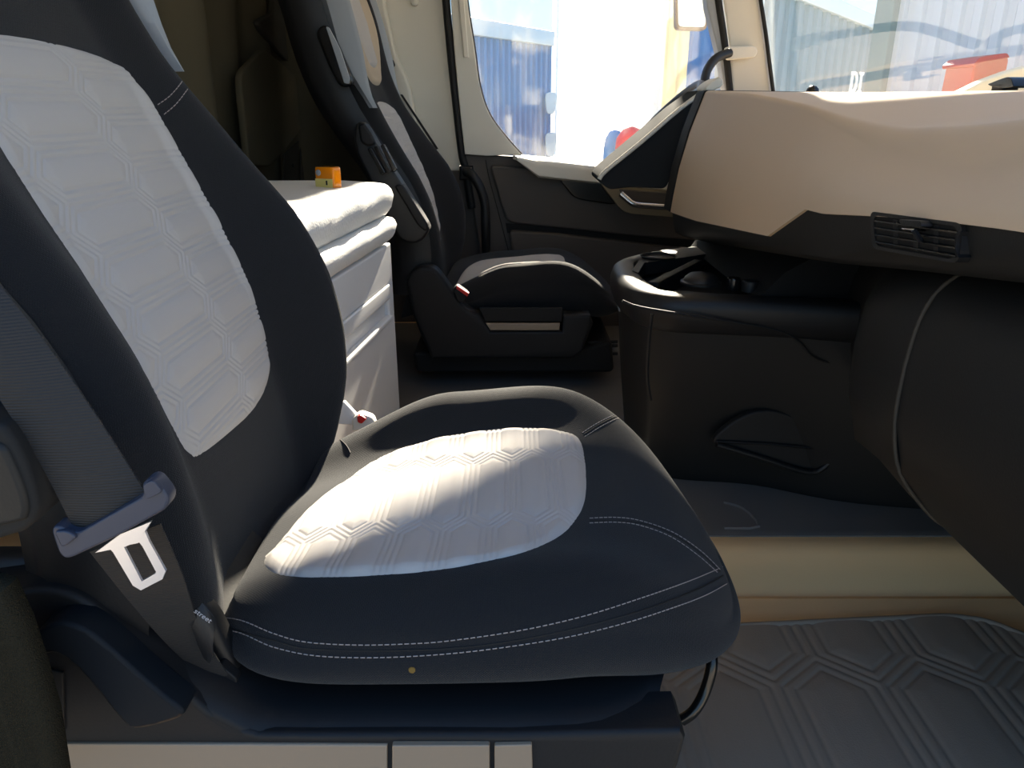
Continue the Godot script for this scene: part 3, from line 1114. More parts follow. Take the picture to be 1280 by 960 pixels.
func build_console() -> void:
	var t := thing("centre_console", "black centre console with rounded end, tray and cup holder", "console", Vector3(0.4, 0.09, -1.65))
	# plan of the console; the same rounded end at every height, leaning in towards the floor
	var plan := func(y: float, grow: float) -> Array:
		var k := clampf((0.55 - y) / 0.46, 0, 1)
		var p := [Vector3(1.15, y, -(1.30 + 0.02 * k - grow)), Vector3(0.75, y, -(1.33 + 0.05 * k - grow)), Vector3(0.55, y, -(1.375 + 0.09 * k - grow)), Vector3(0.40, y, -(1.40 + 0.09 * k - grow)), Vector3(0.31 - grow, y, -(1.42 + 0.09 * k - grow)), Vector3(0.255 + 0.035 * k - grow, y, -(1.48 + 0.06 * k)), Vector3(0.236 + 0.03 * k - grow, y, -1.62), Vector3(0.246 + 0.03 * k - grow, y, -1.76), Vector3(0.30 + 0.02 * k - grow, y, -(1.86 + grow)), Vector3(0.42, y, -(1.95 + grow)), Vector3(0.62, y, -(2.04 + grow))]
		var s := spline(p, 5)
		s.append(Vector3(1.15, y, -(2.04 + grow)))
		return s
	var body := []
	for q in [[0.099, -0.025], [0.14, -0.02], [0.30, -0.012], [0.46, -0.008], [0.50, -0.010]]:
		body.append(plan.call(q[0], q[1]))
	part("body", loft(B(), body), M.dash_black, t)
	# top rim: a rounded band that overhangs
	var prof := [[0.475, -0.006], [0.484, 0.004], [0.505, 0.010], [0.528, 0.009], [0.545, 0.002], [0.553, -0.010], [0.555, -0.025], [0.553, -0.045], [0.546, -0.050], [0.505, -0.052]]
	var rings := []
	for q in prof:
		rings.append(plan.call(q[0], q[1]))
	var rb := B()
	loft(rb, rings, false, Vector3(0.45, 0.9, -1.0))
	part("top_rim", rb, M.black, t)
	var fl := B()
	slab(fl, plan.call(0.512, -0.045), Vector3(0, -0.02, 0), 0.001)
	part("tray_floor", fl, M.gap, t)
	# panel gaps on the side
	part("panel_gap", tube(B(), spline([P(815, 392, 1.40), P(811, 425, 1.415), P(809, 470, 1.43), P(813, 500, 1.44)], 4), 0.004, 6), M.seal, t)
	# side panel lip that sweeps down towards the dash
	var lip := spline(pts([778, 376, 800, 384, 860, 394, 930, 405, 975, 414, 1000, 428, 1020, 448, 1070, 460, 1130, 478], 1.385), 4)
	part("panel_seam", tube(B(), lip, 0.0028, 6), M.seal, t)
	# tray: far bar with the cup hole, diagonal divider, round lid, small blocks
	var bar := B()
	slab(bar, rounded(ptsy([790, 338, 800, 323, 822, 315, 880, 307, 900, 306, 905, 312, 880, 318, 840, 324, 806, 328, 798, 341], 0.556), 0.006), Vector3(0, -0.03, 0), 0.003)
	part("tray_bar", bar, M.shield, t)
	var cupc := PY(823, 320.5, 0.558)
	part("cup_holder", lathe(B(), cupc + Vector3(0, -0.006, 0), Vector3.UP, [0.036, 0.0, 0.043, 0.006, 0.045, 0.0085, 0.041, 0.009, 0.038, 0.004, 0.037, 0.001, 0.0, 0.001], 32), M.gap, t)
	var dv := B()
	slab(dv, ptsy([810, 352, 868, 324, 878, 325, 823, 353], 0.553), Vector3(0, -0.04, 0), 0.002)
	part("divider", dv, M.shield, t)
	var lid := PY(876, 354, 0.556)
	part("lid", lathe(B(), lid, Vector3.UP, [0.042, 0.0, 0.042, 0.004, 0.036, 0.006, 0.034, 0.012, 0.025, 0.020, 0.0, 0.024], 28), M.black, t)
	part("socket", lathe(B(), PY(916, 362, 0.55), Vector3.UP, [0.014, 0.0, 0.014, 0.022, 0.012, 0.025, 0.0, 0.025], 20), M.gloss, t)
	part("socket", lathe(B(), PY(937, 364, 0.55), Vector3.UP, [0.017, 0.0, 0.017, 0.020, 0.014, 0.023, 0.0, 0.023], 20), M.black, t)
	var arm := B()
	tube(arm, spline([PY(898, 322, 0.556), PY(915, 335, 0.556), PY(932, 346, 0.556)], 3), 0.004, 6)
	part("tray_strip", arm, M.shield, t)
	# ramp between the tray and the dash
	var ramp := []
	for q in [[1.42, 0.0], [1.62, 0.01], [1.84, 0.02], [2.0, 0.02]]:
		ramp.append([Vector3(0.48, 0.545, -q[0]), Vector3(0.53, 0.60 + q[1], -q[0]), Vector3(0.60, 0.64 + q[1], -q[0]), Vector3(0.9, 0.65, -q[0]), Vector3(0.9, 0.54, -q[0])])
	part("ramp", loft(B(), ramp), M.gap, t)
	# storage pocket low on the side
	var pk := B()
	slab(pk, spline(pts([893, 548, 930, 520, 970, 514, 1025, 536, 1052, 556, 1050, 575, 1010, 594, 950, 578, 905, 562], 1.425), 4, true), Vector3(0, 0, -0.02), 0.004)
	part("pocket", pk, M.seal, t)
	var pl := B()
	tube(pl, spline(pts([896, 556, 950, 572, 1008, 590, 1030, 584, 1052, 560], 1.415), 4), 0.006, 8)
	part("pocket_lip", pl, M.black, t)
	part("pocket_rib", tube(B(), pts([896, 552, 960, 555, 1040, 562], 1.42), 0.003, 6), M.shield, t)
	part("end_trim", slab(B(), spline([P(773, 357, 1.66), P(770, 366, 1.66), P(771, 380, 1.66), P(774, 390, 1.66), P(776, 384, 1.66), P(775, 368, 1.66)], 3, true), Vector3(0.03, 0, -0.01), 0.002), M.grey, t)

func build_seats() -> void:
	var cm := cushion_mesh()
	var bm := backrest_mesh()
	var ctm := cm.generate_triangle_mesh()
	var btm := bm.generate_triangle_mesh()
	# outlines of the light panels, read off on the surfaces
	var cl := []
	for q in [[326, 700], [345, 680], [400, 622], [460, 580], [530, 551], [600, 537], [650, 533], [700, 537], [725, 548], [733, 575], [735, 610], [728, 640], [705, 668], [660, 690], [590, 707], [500, 719], [420, 723], [360, 722], [335, 715]]:
		var h = hit(ctm, q[0], q[1])
		if h != null:
			cl.append(Vector2(h[0].x, -h[0].z))
	var cline := smooth2(cl, 4)
	var bl := []
	for q in [[60, 50], [140, 75], [175, 105], [200, 140], [240, 210], [290, 300], [320, 370], [338, 440], [336, 475], [320, 510], [290, 540], [250, 572]]:
		var h = hit(btm, q[0], q[1])
		if h != null:
			bl.append(Vector2(h[0].y, -h[0].z))
	bl.append_array([Vector2(0.575, 0.665), Vector2(0.60, 0.652), Vector2(0.66, 0.645), Vector2(0.74, 0.640), Vector2(0.82, 0.638), Vector2(0.89, 0.642), Vector2(0.94, 0.66), Vector2(0.962, 0.70)])
	var bline := smooth2(bl, 4)
	var put_c := func(x: float, d: float) -> Vector3:
		var e := Vector2(x, d) - CUSHION
		var o := cushion_edge(e.angle())
		var q := clampf((e.length() / o.length() - 0.70) / 0.30, 0.0, 1.0)
		return Vector3(x, cushion_y(x, d) - 0.034 * (1.0 - sqrt(1.0 - q * q)), -d)
	var put_b := func(y: float, d: float) -> Vector3: return Vector3(back_x(y, d), y, -d)
	var cin := quilt(cline, 0.0013, put_c, Vector3.UP, 1.35, 0.004, 1.1)
	var bin := quilt(bline, 0.0013, put_b, Vector3(0.9, 0.42, 0), 1.3, 0.004, 1.1)
	var hl := smooth2([Vector2(1.01, 0.76), Vector2(1.04, 0.72), Vector2(1.17, 0.69), Vector2(1.30, 0.70), Vector2(1.33, 0.81), Vector2(1.30, 0.93), Vector2(1.17, 0.957), Vector2(1.04, 0.93), Vector2(1.01, 0.87)], 5)
	var hin := quilt(hl, 0.005, put_b, Vector3(0.9, 0.42, 0), 0.0, 0.012)
	var hl2 := smooth2([Vector2(1.05, 0.78), Vector2(1.075, 0.755), Vector2(1.18, 0.735), Vector2(1.27, 0.745), Vector2(1.29, 0.82), Vector2(1.27, 0.89), Vector2(1.18, 0.925), Vector2(1.075, 0.90), Vector2(1.05, 0.86)], 5)
	var hin2 := quilt(hl2, 0.005, put_b, Vector3(0.9, 0.42, 0), 0.0, 0.020)
	# shell and grey side trims behind the upholstery
	mirrored = true
	var cm_far := cushion_mesh()
	var cin_far := quilt(cline, 0.004, put_c, Vector3.UP, 0.0)
	mirrored = false
	var shell := []
	for k in 25:
		var y := lerpf(0.44, 1.37, k / 24.0)
		var e := lut(BACK_X, y) + lut(BACK_WING, y) * 0.8 - 0.055
		var r := []
		var deep := 0.115 if k < 24 else 0.08
		for q in [[0.0, 0.262], [-0.03, 0.272], [-0.08, 0.270], [-deep, 0.245], [-deep - 0.012, 0.15], [-deep - 0.012, -0.15], [-deep, -0.245], [-0.08, -0.270], [-0.03, -0.272], [0.0, -0.262], [-0.085, -0.225], [-0.085, 0.225]]:
			r.append(Vector3(e + q[0], y, -(SEAT_MID + q[1])))
		shell.append(r)
	var shell_m: ArrayMesh = loft(B(), shell).mesh(60)
	var trims := []
	for side in [-1.0, 1.0]:
		var rings := []
		for k in 15:
			var f := k / 14.0
			var y := lerpf(0.945, 1.34, f)
			var wide := 0.272 - 0.01 * f
			var inner: float = maxf(lut(BACK_HALF, y) * 0.985, wide - 0.004 - minf(0.13 * f, 0.034))
			var e := lut(BACK_X, y) + lut(BACK_WING, y) * 0.8 - 0.006
			var g := smoothstep(0.0, 0.4, f)
			var o := 0.022 * g
			var deep := lerpf(0.012, 0.058, g)
			rings.append([Vector3(e - 0.010, y, -(SEAT_MID + side * inner)), Vector3(e + o * 0.4, y, -(SEAT_MID + side * lerpf(inner, wide, 0.3))), Vector3(e + o, y, -(SEAT_MID + side * lerpf(inner, wide, 0.8))), Vector3(e + o - 0.010, y, -(SEAT_MID + side * wide)), Vector3(e + o - deep, y, -(SEAT_MID + side * wide)), Vector3(e - deep - 0.01, y, -(SEAT_MID + side * inner))])
		trims.append(loft(B(), rings).mesh(40))
	var sb := B()
	for l in [[262, 771, 300, 775, 340, 791, 380, 802, 440, 806, 500, 805, 560, 801, 650, 788, 730, 770, 800, 748, 860, 727, 905, 708], [262, 786, 300, 791, 340, 808, 390, 819, 450, 822, 520, 820, 600, 813, 700, 798, 780, 779, 840, 760, 880, 745, 908, 730], [737, 648, 770, 647, 800, 651, 840, 665, 875, 688, 900, 712], [737, 654, 770, 653, 800, 657, 838, 671, 872, 694, 897, 716], [728, 541, 750, 527, 775, 516, 800, 509, 822, 507], [731, 546, 755, 531, 780, 520, 803, 513, 824, 511], [905, 708, 911, 690, 909, 665]]:
		stitched(sb, ctm, l)
	var stitch := sb.mesh(80)
	var bsb := B()
	for l in [[197, 131, 212, 120, 226, 104, 233, 90], [205, 143, 220, 130, 234, 112, 243, 98]]:
		stitched(bsb, btm, l)
	var bstitch := bsb.mesh(80)
	# grooves of the seams, as thin dark piping sunk in the cloth
	var gb := B()
	for l in [[262, 778, 340, 800, 390, 811, 500, 813, 600, 807, 700, 790, 800, 764, 870, 737, 906, 718], [737, 651, 800, 654, 840, 668, 875, 691, 900, 715], [730, 543, 752, 529, 778, 518, 823, 509], [413, 545, 424, 549, 433, 557, 438, 566]]:
		var way := []
		for k in range(0, l.size(), 2):
			way.append(Vector2(l[k], l[k + 1]))
		var path := []
		for q in spline(way, 8):
			var h = hit(ctm, q.x, q.y)
			if h != null:
				path.append(h[0])
		if path.size() > 2:
			tube(gb, path, 0.0009, 6)
	var groove := gb.mesh(60)

	for far in [false, true]:
		var s: Node3D
		if far:
			s = thing("truck_seat", "far black seat with light insert, beside the driver's door", "seat", Vector3(0.0, 0.09, -2.35))
		else:
			s = thing("truck_seat", "large near black seat with light grey quilted inserts", "seat", Vector3(-0.05, 0, -0.8))
		var shift := Vector3(0.080, -0.046, -1.56) if far else Vector3.ZERO
		var add := func(called: String, shape: Mesh, m: Material, parent: Node3D, label := "") -> MeshInstance3D:
			var o := part(called, shape, m, parent, label)
			if parent == s:
				o.position += shift
			else:
				o.position = Vector3.ZERO
			return o
		var c: MeshInstance3D = add.call("cushion", cm_far if far else cm, M.fabric, s)
		add.call("cushion_insert", cin_far if far else cin, M.light_fabric, c, "light grey cushion insert")
		var b: MeshInstance3D = add.call("backrest", bm, M.fabric, s)
		add.call("backrest_insert", bin, M.light_fabric, b, "light grey quilted backrest insert")
		var hd: MeshInstance3D = add.call("headrest_pad", hin, M.beige_fabric, s, "beige headrest pad")
		add.call("headrest_insert", hin2, M.light_fabric, hd)
		add.call("back_shell", shell_m, M.black, s)
		for t in trims:
			add.call("side_trim", t, M.grey, s, "grey plastic side trim")
		if not far:
			var sp0 = hit(ctm, 515, 838)
			if sp0 != null:
				add.call("stain", lathe(B(), sp0[0] + Vector3(0, 0, 0.0004), Vector3(0, 0, 1), [0.0035, -0.001, 0.003, 0.0, 0.0, 0.0003], 9).mesh(), mat(Color(0.42, 0.33, 0.13), 0.9), c, "small yellowish stain")
			add.call("stitching", stitch, M.thread, c).set_meta("kind", "stuff")
			add.call("seam", groove, M.gap, c)
			add.call("shoulder_stitching", bstitch, M.thread, b).set_meta("kind", "stuff")
			near_seat(s)
		else:
			far_seat(s)

func near_seat(s: Node3D) -> void:
	# moulded side shield; its upper edge runs over the recliner and down to the ledge
	var top := spline(pts([-70, 752, 0, 744, 40, 737, 80, 741, 115, 758, 150, 790, 190, 828, 240, 874, 285, 907, 322, 918], 0.515), 5)
	var rest := pts([400, 919, 640, 919, 852, 914, 858, 925, 850, 955, 838, 985, 820, 1020, -70, 1020], 0.515)
	var shield := part("side_shield", slab(B(), top + rest, Vector3(0, 0, -0.055), 0.006), M.shield, s)
	var lg := []
	for k in 25:
		var f := k / 24.0
		var x := lerpf(-0.345, 0.168, f)
		var back := lerpf(0.0, 0.04, smoothstep(0.8, 1.0, f))
		var r := []
		for q in [[0.75, 0.30], [0.75, 0.376], [0.60, 0.377], [0.545, 0.376], [0.530, 0.373], [0.520, 0.367], [0.5155, 0.360], [0.5155, 0.30]]:
			r.append(Vector3(x - 0.03 * smoothstep(0.9, 1.0, f) * smoothstep(0.6, 0.5, q[0]), q[1] + (lut([-0.35, 0.50, -0.292, 0.425, -0.26, 0.397, -0.229, 0.376, 0.168, 0.376], x) - 0.376 if q[1] > 0.31 else 0.0), -(q[0] + back * (1.0 if q[0] < 0.6 else 0.0))))
		lg.append(r)
	part("ledge", loft(B(), lg), M.shield, shield)
	var ft := B()
	var rings := []
	for k in 7:
		var f := k / 6.0
		rings.append([Vector3(lerpf(0.10, 0.168, sin(f * PI / 2)), 0.372 - 0.004 * f, -lerpf(0.60, 1.05, f)), Vector3(lerpf(0.10, 0.172, sin(f * PI / 2)), 0.33, -lerpf(0.60, 1.05, f)), Vector3(lerpf(0.06, 0.13, sin(f * PI / 2)), 0.25, -lerpf(0.60, 1.05, f)), Vector3(0.05, 0.25, -lerpf(0.60, 1.05, f)), Vector3(0.05, 0.372, -lerpf(0.60, 1.05, f))])
	loft(ft, rings)
	part("base_front", ft, M.shield, s)
	part("suspension", box(B(), Vector3(-0.05, 0.12, -0.80), Vector3(0.36, 0.26, 0.42), 0.01), M.gap, s)
	part("upper_rail", box(B(), Vector3(-0.08, 0.35, -0.84), Vector3(0.44, 0.06, 0.42), 0.01), M.gap, s)
	part("recliner_cover", slab(B(), rounded(pts([-70, 700, 60, 700, 130, 715, 215, 735, 262, 770, 300, 850, 318, 900, 250, 900, 100, 830, -70, 780], 0.56), 0.02), Vector3(0, 0, -0.03), 0.008), M.black, s)
	# switch strip: long panel and two buttons
	part("switch_panel", slab(B(), pts([78, 930, 484, 932, 484, 1020, 100, 1020], 0.512), Vector3(0, 0, -0.02), 0.002), M.panel_beige, s, "smooth greyish beige strip")
	part("button", slab(B(), rounded(pts([490, 932, 612, 932, 612, 1020, 490, 1020], 0.510), 0.002), Vector3(0, 0, -0.02), 0.002), M.panel_beige, s)
	part("button", slab(B(), rounded(pts([618, 932, 665, 931, 667, 1020, 618, 1020], 0.511), 0.002), Vector3(0, 0, -0.02), 0.002), M.panel_beige, s)
	# recline lever
	var lev := part("recline_lever", slab(B(), spline(pts([38, 812, 46, 790, 70, 778, 100, 784, 132, 806, 170, 840, 205, 870, 226, 886, 228, 896, 205, 905, 168, 912, 150, 900, 124, 868, 96, 836, 70, 818, 50, 820], 0.492), 4, true), Vector3(0, 0, -0.03), 0.006), M.lever, s, "blue black recline lever")
	part("lever_slot", slab(B(), pts([50, 835, 78, 842, 80, 915, 52, 905], 0.512), Vector3(0, 0, -0.004), 0.001), M.seal, lev)
	# slot with the belt anchor
	part("anchor_slot", slab(B(), rounded(pts([190, 792, 206, 790, 292, 858, 290, 872, 280, 872], 0.555), 0.006), Vector3(0, 0, -0.01), 0.002), M.seal, s)
	part("anchor_bolt", slab(B(), rounded(pts([270, 836, 276, 832, 297, 850, 294, 858, 288, 856], 0.55), 0.004), Vector3(0, 0, -0.012), 0.002), M.shield, s)
	# armrest pivot at the left edge
	var knob := part("armrest", slab(B(), spline(pts([-60, 540, -8, 530, 12, 545, 32, 582, 45, 625, 46, 645, 36, 660, 10, 672, -60, 678], 0.44), 4, true), Vector3(0, 0, -0.045), 0.014), M.gap, s)
	part("armrest_cap", slab(B(), spline(pts([-60, 560, -5, 556, 14, 580, 30, 620, 32, 645, 18, 655, -60, 662], 0.436), 4, true), Vector3(0, 0, -0.01), 0.004), M.dash_black, knob)
	# height bar under the cushion front
	part("height_bar", tube(B(), spline([P(862, 790, 0.80), P(884, 800, 0.78), P(890, 828, 0.76), P(882, 862, 0.75), P(868, 888, 0.74), P(852, 900, 0.74)], 5), 0.0075, 12), M.gloss, s, "glossy black bar")
	# cloth label at the side
	var lb := B()
	var rows := []
	for q in [[252, 754, 270, 775, 0.535], [246, 768, 268, 790, 0.528], [240, 785, 266, 806, 0.526], [247, 806, 266, 818, 0.53], [254, 822, 262, 830, 0.535]]:
		rows.append([P(q[0], q[1], q[4]), P((q[0] + q[2]) / 2.0, (q[1] + q[3]) / 2.0, q[4] - 0.002), P(q[2], q[3], q[4])])
	thick(lb, rows, Vector3(0, 0, -0.0012))
	var lab := part("care_label", lb, M.black, s, "small black cloth label")
	var tm := TextMesh.new()
	tm.text = "street"
	tm.font_size = 16
	tm.pixel_size = 0.0006
	tm.depth = 0.0003
	var tx := part("lettering", tm, mat(Color(0.6, 0.6, 0.62), 0.7), lab)
	tx.position = P(250, 768, 0.5245) - s.position - (lab.position + Vector3.ZERO)
	tx.position = P(254, 770, 0.5215)
	tx.rotation.z = deg_to_rad(-44)
	tx.scale = Vector3.ONE * 0.62
	# buckle on the far side
	var bk := B()
	var u: Vector3 = (P(452, 520, 1.10) - P(428, 512, 1.10)).normalized()
	slab(bk, pts([422, 505, 430, 503, 446, 520, 440, 532, 418, 530], 1.10), Vector3(0, 0, -0.012), 0.002)
	var bb := part("buckle", bk, M.white, s, "white buckle strap end")
	part("buckle_head", slab(B(), rounded(pts([440, 524, 449, 517, 466, 523, 470, 535, 440, 540], 1.09), 0.006), Vector3(0, 0, -0.02), 0.003), M.trim, bb)
	part("release_button", slab(B(), rounded(pts([446, 521, 450, 519, 458, 524, 452, 530, 447, 528], 1.085), 0.002), Vector3(0, 0, -0.01), 0.001), M.red, bb, "red release button")
	assert(u.length() > 0)
	
func far_seat(s: Node3D) -> void:
	var sh := spline(pts([507, 352, 514, 340, 527, 333, 543, 336, 556, 351, 568, 368, 580, 383, 592, 391], 2.035), 4)
	part("side_shield", slab(B(), sh + pts([600, 394, 613, 414, 702, 414, 704, 394, 738, 394, 742, 404, 728, 440, 715, 449, 540, 449, 528, 425, 516, 395], 2.035), Vector3(0, 0, -0.06), 0.01), M.shield, s)
	part("switch_panel", slab(B(), pts([607, 404, 700, 404, 699, 413, 613, 413], 2.03), Vector3(0, 0, -0.01), 0.002), M.panel_beige, s)
	part("switch_recess", slab(B(), pts([599, 385, 703, 385, 702, 402, 607, 402], 2.033), Vector3(0, 0, -0.008), 0.002), M.gap, s)
	part("under_frame", slab(B(), rounded(pts([515, 440, 716, 440, 765, 425, 768, 466, 520, 466], 2.10), 0.02), Vector3(0, 0, -0.46), 0.01), M.gap, s)
	for y in [428, 433, 443]:
		part("rail", tube(B(), pts([735, y, 772, y - 1], 2.12), 0.005, 8), M.shield, s)
	# carrying handle recess on the shell
	var hr := part("shell_handle", slab(B(), rounded(pts([394, 42, 400, 32, 409, 31, 424, 60, 440, 96, 441, 105, 434, 109, 424, 108, 411, 84], 2.045), 0.012), Vector3(0, 0, -0.03), 0.006), M.gloss, s)
	part("handle_strip", slab(B(), rounded(pts([407, 33, 411, 34, 425, 62, 437, 98, 436, 105, 430, 104, 420, 72], 2.038), 0.004), Vector3(0, 0, -0.01), 0.002), M.grey, hr, "grey strip")
	# folded armrest
	var ar := part("armrest", slab(B(), spline(pts([442, 168, 446, 154, 456, 156, 470, 178, 492, 214, 512, 245, 534, 280, 535, 291, 525, 302, 510, 304, 496, 294, 480, 262, 462, 226, 447, 194], 1.99), 3, true), Vector3(0, 0, -0.06), 0.012), M.black, s)
	for k in 3:
		var o := k * 8.0
		part("rib", slab(B(), rounded(pts([459 + o, 186 - k * 2, 464 + o, 184 - k * 2, 482 + o * 0.9, 216 - k * 2, 477 + o * 0.9, 220 - k * 2], 1.975), 0.004), Vector3(0, 0, -0.02), 0.002), M.gloss, ar)
	part("armrest_tip", slab(B(), rounded(pts([492, 232, 503, 230, 536, 282, 532, 290, 522, 282], 1.98), 0.01), Vector3(0, 0, -0.05), 0.008), M.shield, ar)
	part("pivot_cap", slab(B(), rounded(pts([447, 156, 455, 153, 466, 170, 470, 180, 460, 184, 450, 178], 1.98), 0.01), Vector3(0, 0, -0.04), 0.006), M.shield, ar)
	var bk := part("buckle", slab(B(), rounded(pts([566, 362, 571, 356, 586, 367, 579, 380, 571, 377], 2.02), 0.008), Vector3(0, 0, -0.03), 0.004), M.gap, s)
	part("release_button", slab(B(), pts([571, 357, 586, 367, 584, 371, 570, 361], 2.015), Vector3(0, 0, -0.02), 0.002), M.red, bk, "red release button")

func build_belt() -> void:
	var t := thing("seat_belt", "dark seat belt with steel latch hanging beside the near seat", "seat belt", P(130, 690, 0.46))
	var lft := spline([P(-200, 120, 0.50), P(-110, 330, 0.47), P(-50, 425, 0.455), P(0, 500, 0.452), P(50, 580, 0.452), P(96, 668, 0.455)], 8)
	var rgt := spline([P(-120, 60, 0.52), P(-60, 270, 0.49), P(0, 356, 0.475), P(58, 430, 0.468), P(120, 520, 0.462), P(183, 618, 0.458)], 8)
	var rows := []
	for i in lft.size():
		var r := []
		for k in 9:
			var f := k / 8.0
			r.append(lft[i].lerp(rgt[i], f) + Vector3(0, 0, 0.004 * sin(f * PI)))
		rows.append(r)
	part("webbing", thick(B(), rows, Vector3(0, 0, -0.0014)), M.webbing, t)
	# lower run of webbing to the floor anchor
	var l2 := spline([P(112, 690, 0.475), P(160, 750, 0.50), P(215, 812, 0.535), P(268, 858, 0.552)], 6)
	var r2 := spline([P(200, 655, 0.475), P(228, 720, 0.50), P(252, 790, 0.535), P(290, 852, 0.552)], 6)
	rows = []
	for i in l2.size():
		var r := []
		for k in 5:
			r.append(l2[i].lerp(r2[i], k / 4.0))
		rows.append(r)
	part("lower_webbing", thick(B(), rows, Vector3(0, 0, -0.0014)), M.webbing, t)
	var bar := rounded(pts([63, 662, 70, 656, 94, 668, 180, 620, 176, 604, 192, 597, 212, 622, 208, 637, 140, 674, 84, 700, 74, 694], 0.447), 0.006)
	var tg := part("tongue", slab(B(), bar, Vector3(0, 0, -0.014), 0.003), M.slate, t, "blue grey plastic tongue")
	part("tongue_shoulder", slab(B(), rounded(pts([178, 606, 191, 600, 203, 615, 190, 622, 182, 625], 0.4445), 0.003), Vector3(0, 0, -0.006), 0.002), M.slate, tg)
	part("tongue_shoulder", slab(B(), rounded(pts([67, 664, 84, 664, 96, 672, 82, 683, 76, 684], 0.4445), 0.003), Vector3(0, 0, -0.006), 0.002), M.slate, tg)
	# steel latch plate with its window
	var outer := pts([119, 691, 138, 687, 141, 690, 166, 732, 176, 738, 203, 724, 207, 714, 186, 676, 181, 664, 189, 652, 150, 668], 0.4495)
	var inner := pts([155, 684, 155, 684, 155.5, 685, 173, 719, 177, 727, 194, 717, 195, 715, 178, 683, 174, 678, 172, 679, 162, 681], 0.4495)
	part("latch_plate", ring(B(), outer, inner, Vector3(0, 0, -0.0022)), M.steel, t, "bright steel latch plate")

func build_cabinet() -> void:
	var base := Vector3(-0.285, 0.09, -1.75)
	var t := thing("storage_cabinet", "white cabinet with padded vinyl lid between the two seats", "cabinet", base)
	var u := Vector3(-0.112, 0, 0.994)                  # along the front, towards the near side
	var n := Vector3(-0.994, 0, -0.112)                 # into the cabinet
	var face := func(s: float, y: float, out: float) -> Vector3: return Vector3(base.x, y, base.z) + u * s - n * out
	var rect := func(s0: float, s1: float, y0: float, y1: float, out: float) -> Array: return [face.call(s0, y0, out), face.call(s1, y0, out), face.call(s1, y1, out), face.call(s0, y1, out)]
	part("body", slab(B(), rect.call(0.0, 0.66, 0.099, 0.606, -0.012), n * 0.40, 0.006), M.white, t)
	var door := B()
	slab(door, rect.call(0.004, 0.656, 0.104, 0.432, 0.0), n * 0.02, 0.005)
	slab(door, rect.call(0.004, 0.656, 0.512, 0.602, 0.0), n * 0.02, 0.005)
	slab(door, rect.call(0.004, 0.045, 0.428, 0.516, 0.0), n * 0.02, 0.005)
	slab(door, rect.call(0.60, 0.656, 0.428, 0.516, 0.0), n * 0.02, 0.005)
	var dp := part("drawer_front", door, M.white, t)
	part("handle", slab(B(), rect.call(0.045, 0.60, 0.478, 0.512, 0.004), n * 0.012, 0.004), M.white, dp)
	part("handle_recess", slab(B(), rect.call(0.04, 0.605, 0.425, 0.515, -0.024), n * 0.006, 0.001), mat(Color(0.55, 0.55, 0.53), 0.6), dp)
	part("handle_ledge", slab(B(), rect.call(0.045, 0.60, 0.426, 0.437, 0.006), n * 0.02, 0.003), M.white, dp)
	# padded band and lid, with soft edges
	var pad := func(y0: float, y1: float, out: float, soft: float, deep: float, sag: float) -> Buf:
		var rings := []
		for k in 23:
			var s := lerpf(-0.004, 0.67, k / 22.0)
			var e := 1.0 - 0.22 * pow(maxf(0.0, 1.0 - s / 0.05), 2.0)
			var w := sag * sin(s * 31.0) + sag * 0.6 * sin(s * 77.0 + 1.0)
			var r := []
			var h := y1 - y0
			for q in [[-deep, y0], [out - soft * 0.6, y0], [out - 0.2 * soft, y0 + 0.12 * h], [out, y0 + 0.35 * h], [out + 0.2 * soft, y0 + 0.6 * h], [out - 0.1 * soft, y1 - 0.16 * h], [out - 0.5 * soft, y1 - 0.04 * h], [out - soft * 1.4, y1], [out - soft * 5.0, y1 + 0.004], [-deep, y1]]:
				r.append(face.call(s, base.y - 0.09 + lerpf((y0 + y1) / 2, q[1] , e) + (w if q[1] > y0 else 0.0), (q[0] * e if q[0] > -0.1 else q[0]) + w))
			rings.append(r)
		return loft(B(), rings)
	part("middle_pad", pad.call(0.612, 0.668, 0.016, 0.02, 0.41, 0.0008), M.vinyl, t, "", 70.0)
	part("lid_pad", pad.call(0.668, 0.742, 0.010, 0.022, 0.43, 0.0014), M.vinyl, t, "", 70.0)
	var a := thing("amber_box", "small amber plastic box with pale label on the white padded lid", "box", PY(411, 235, 0.742))
	var c: Vector3 = PY(411, 235, 0.742) + Vector3(0, 0.021, 0)
	part("case", box(B(), c, Vector3(0.03, 0.044, 0.052), 0.008, Basis(Vector3.UP, 1.2)), M.amber, a)
	var bas := Basis(Vector3.UP, 1.2 - PI / 2)
	part("paper_label", box(B(), c + bas * Vector3(0, -0.010, 0.0155), Vector3(0.042, 0.018, 0.0008), 0.0003, bas), M.label, a, "pale yellow label")
	part("cap", lathe(B(), c + bas * Vector3(-0.012, 0.011, 0.0145), bas * Vector3(0, 0, 1), [0.006, 0, 0.006, 0.002, 0.004, 0.003, 0.0, 0.003], 14), M.grey, a)
	part("print", box(B(), c + bas * Vector3(0.007, -0.009, 0.0161), Vector3(0.004, 0.009, 0.0006), 0.0002, bas), M.gap, a)

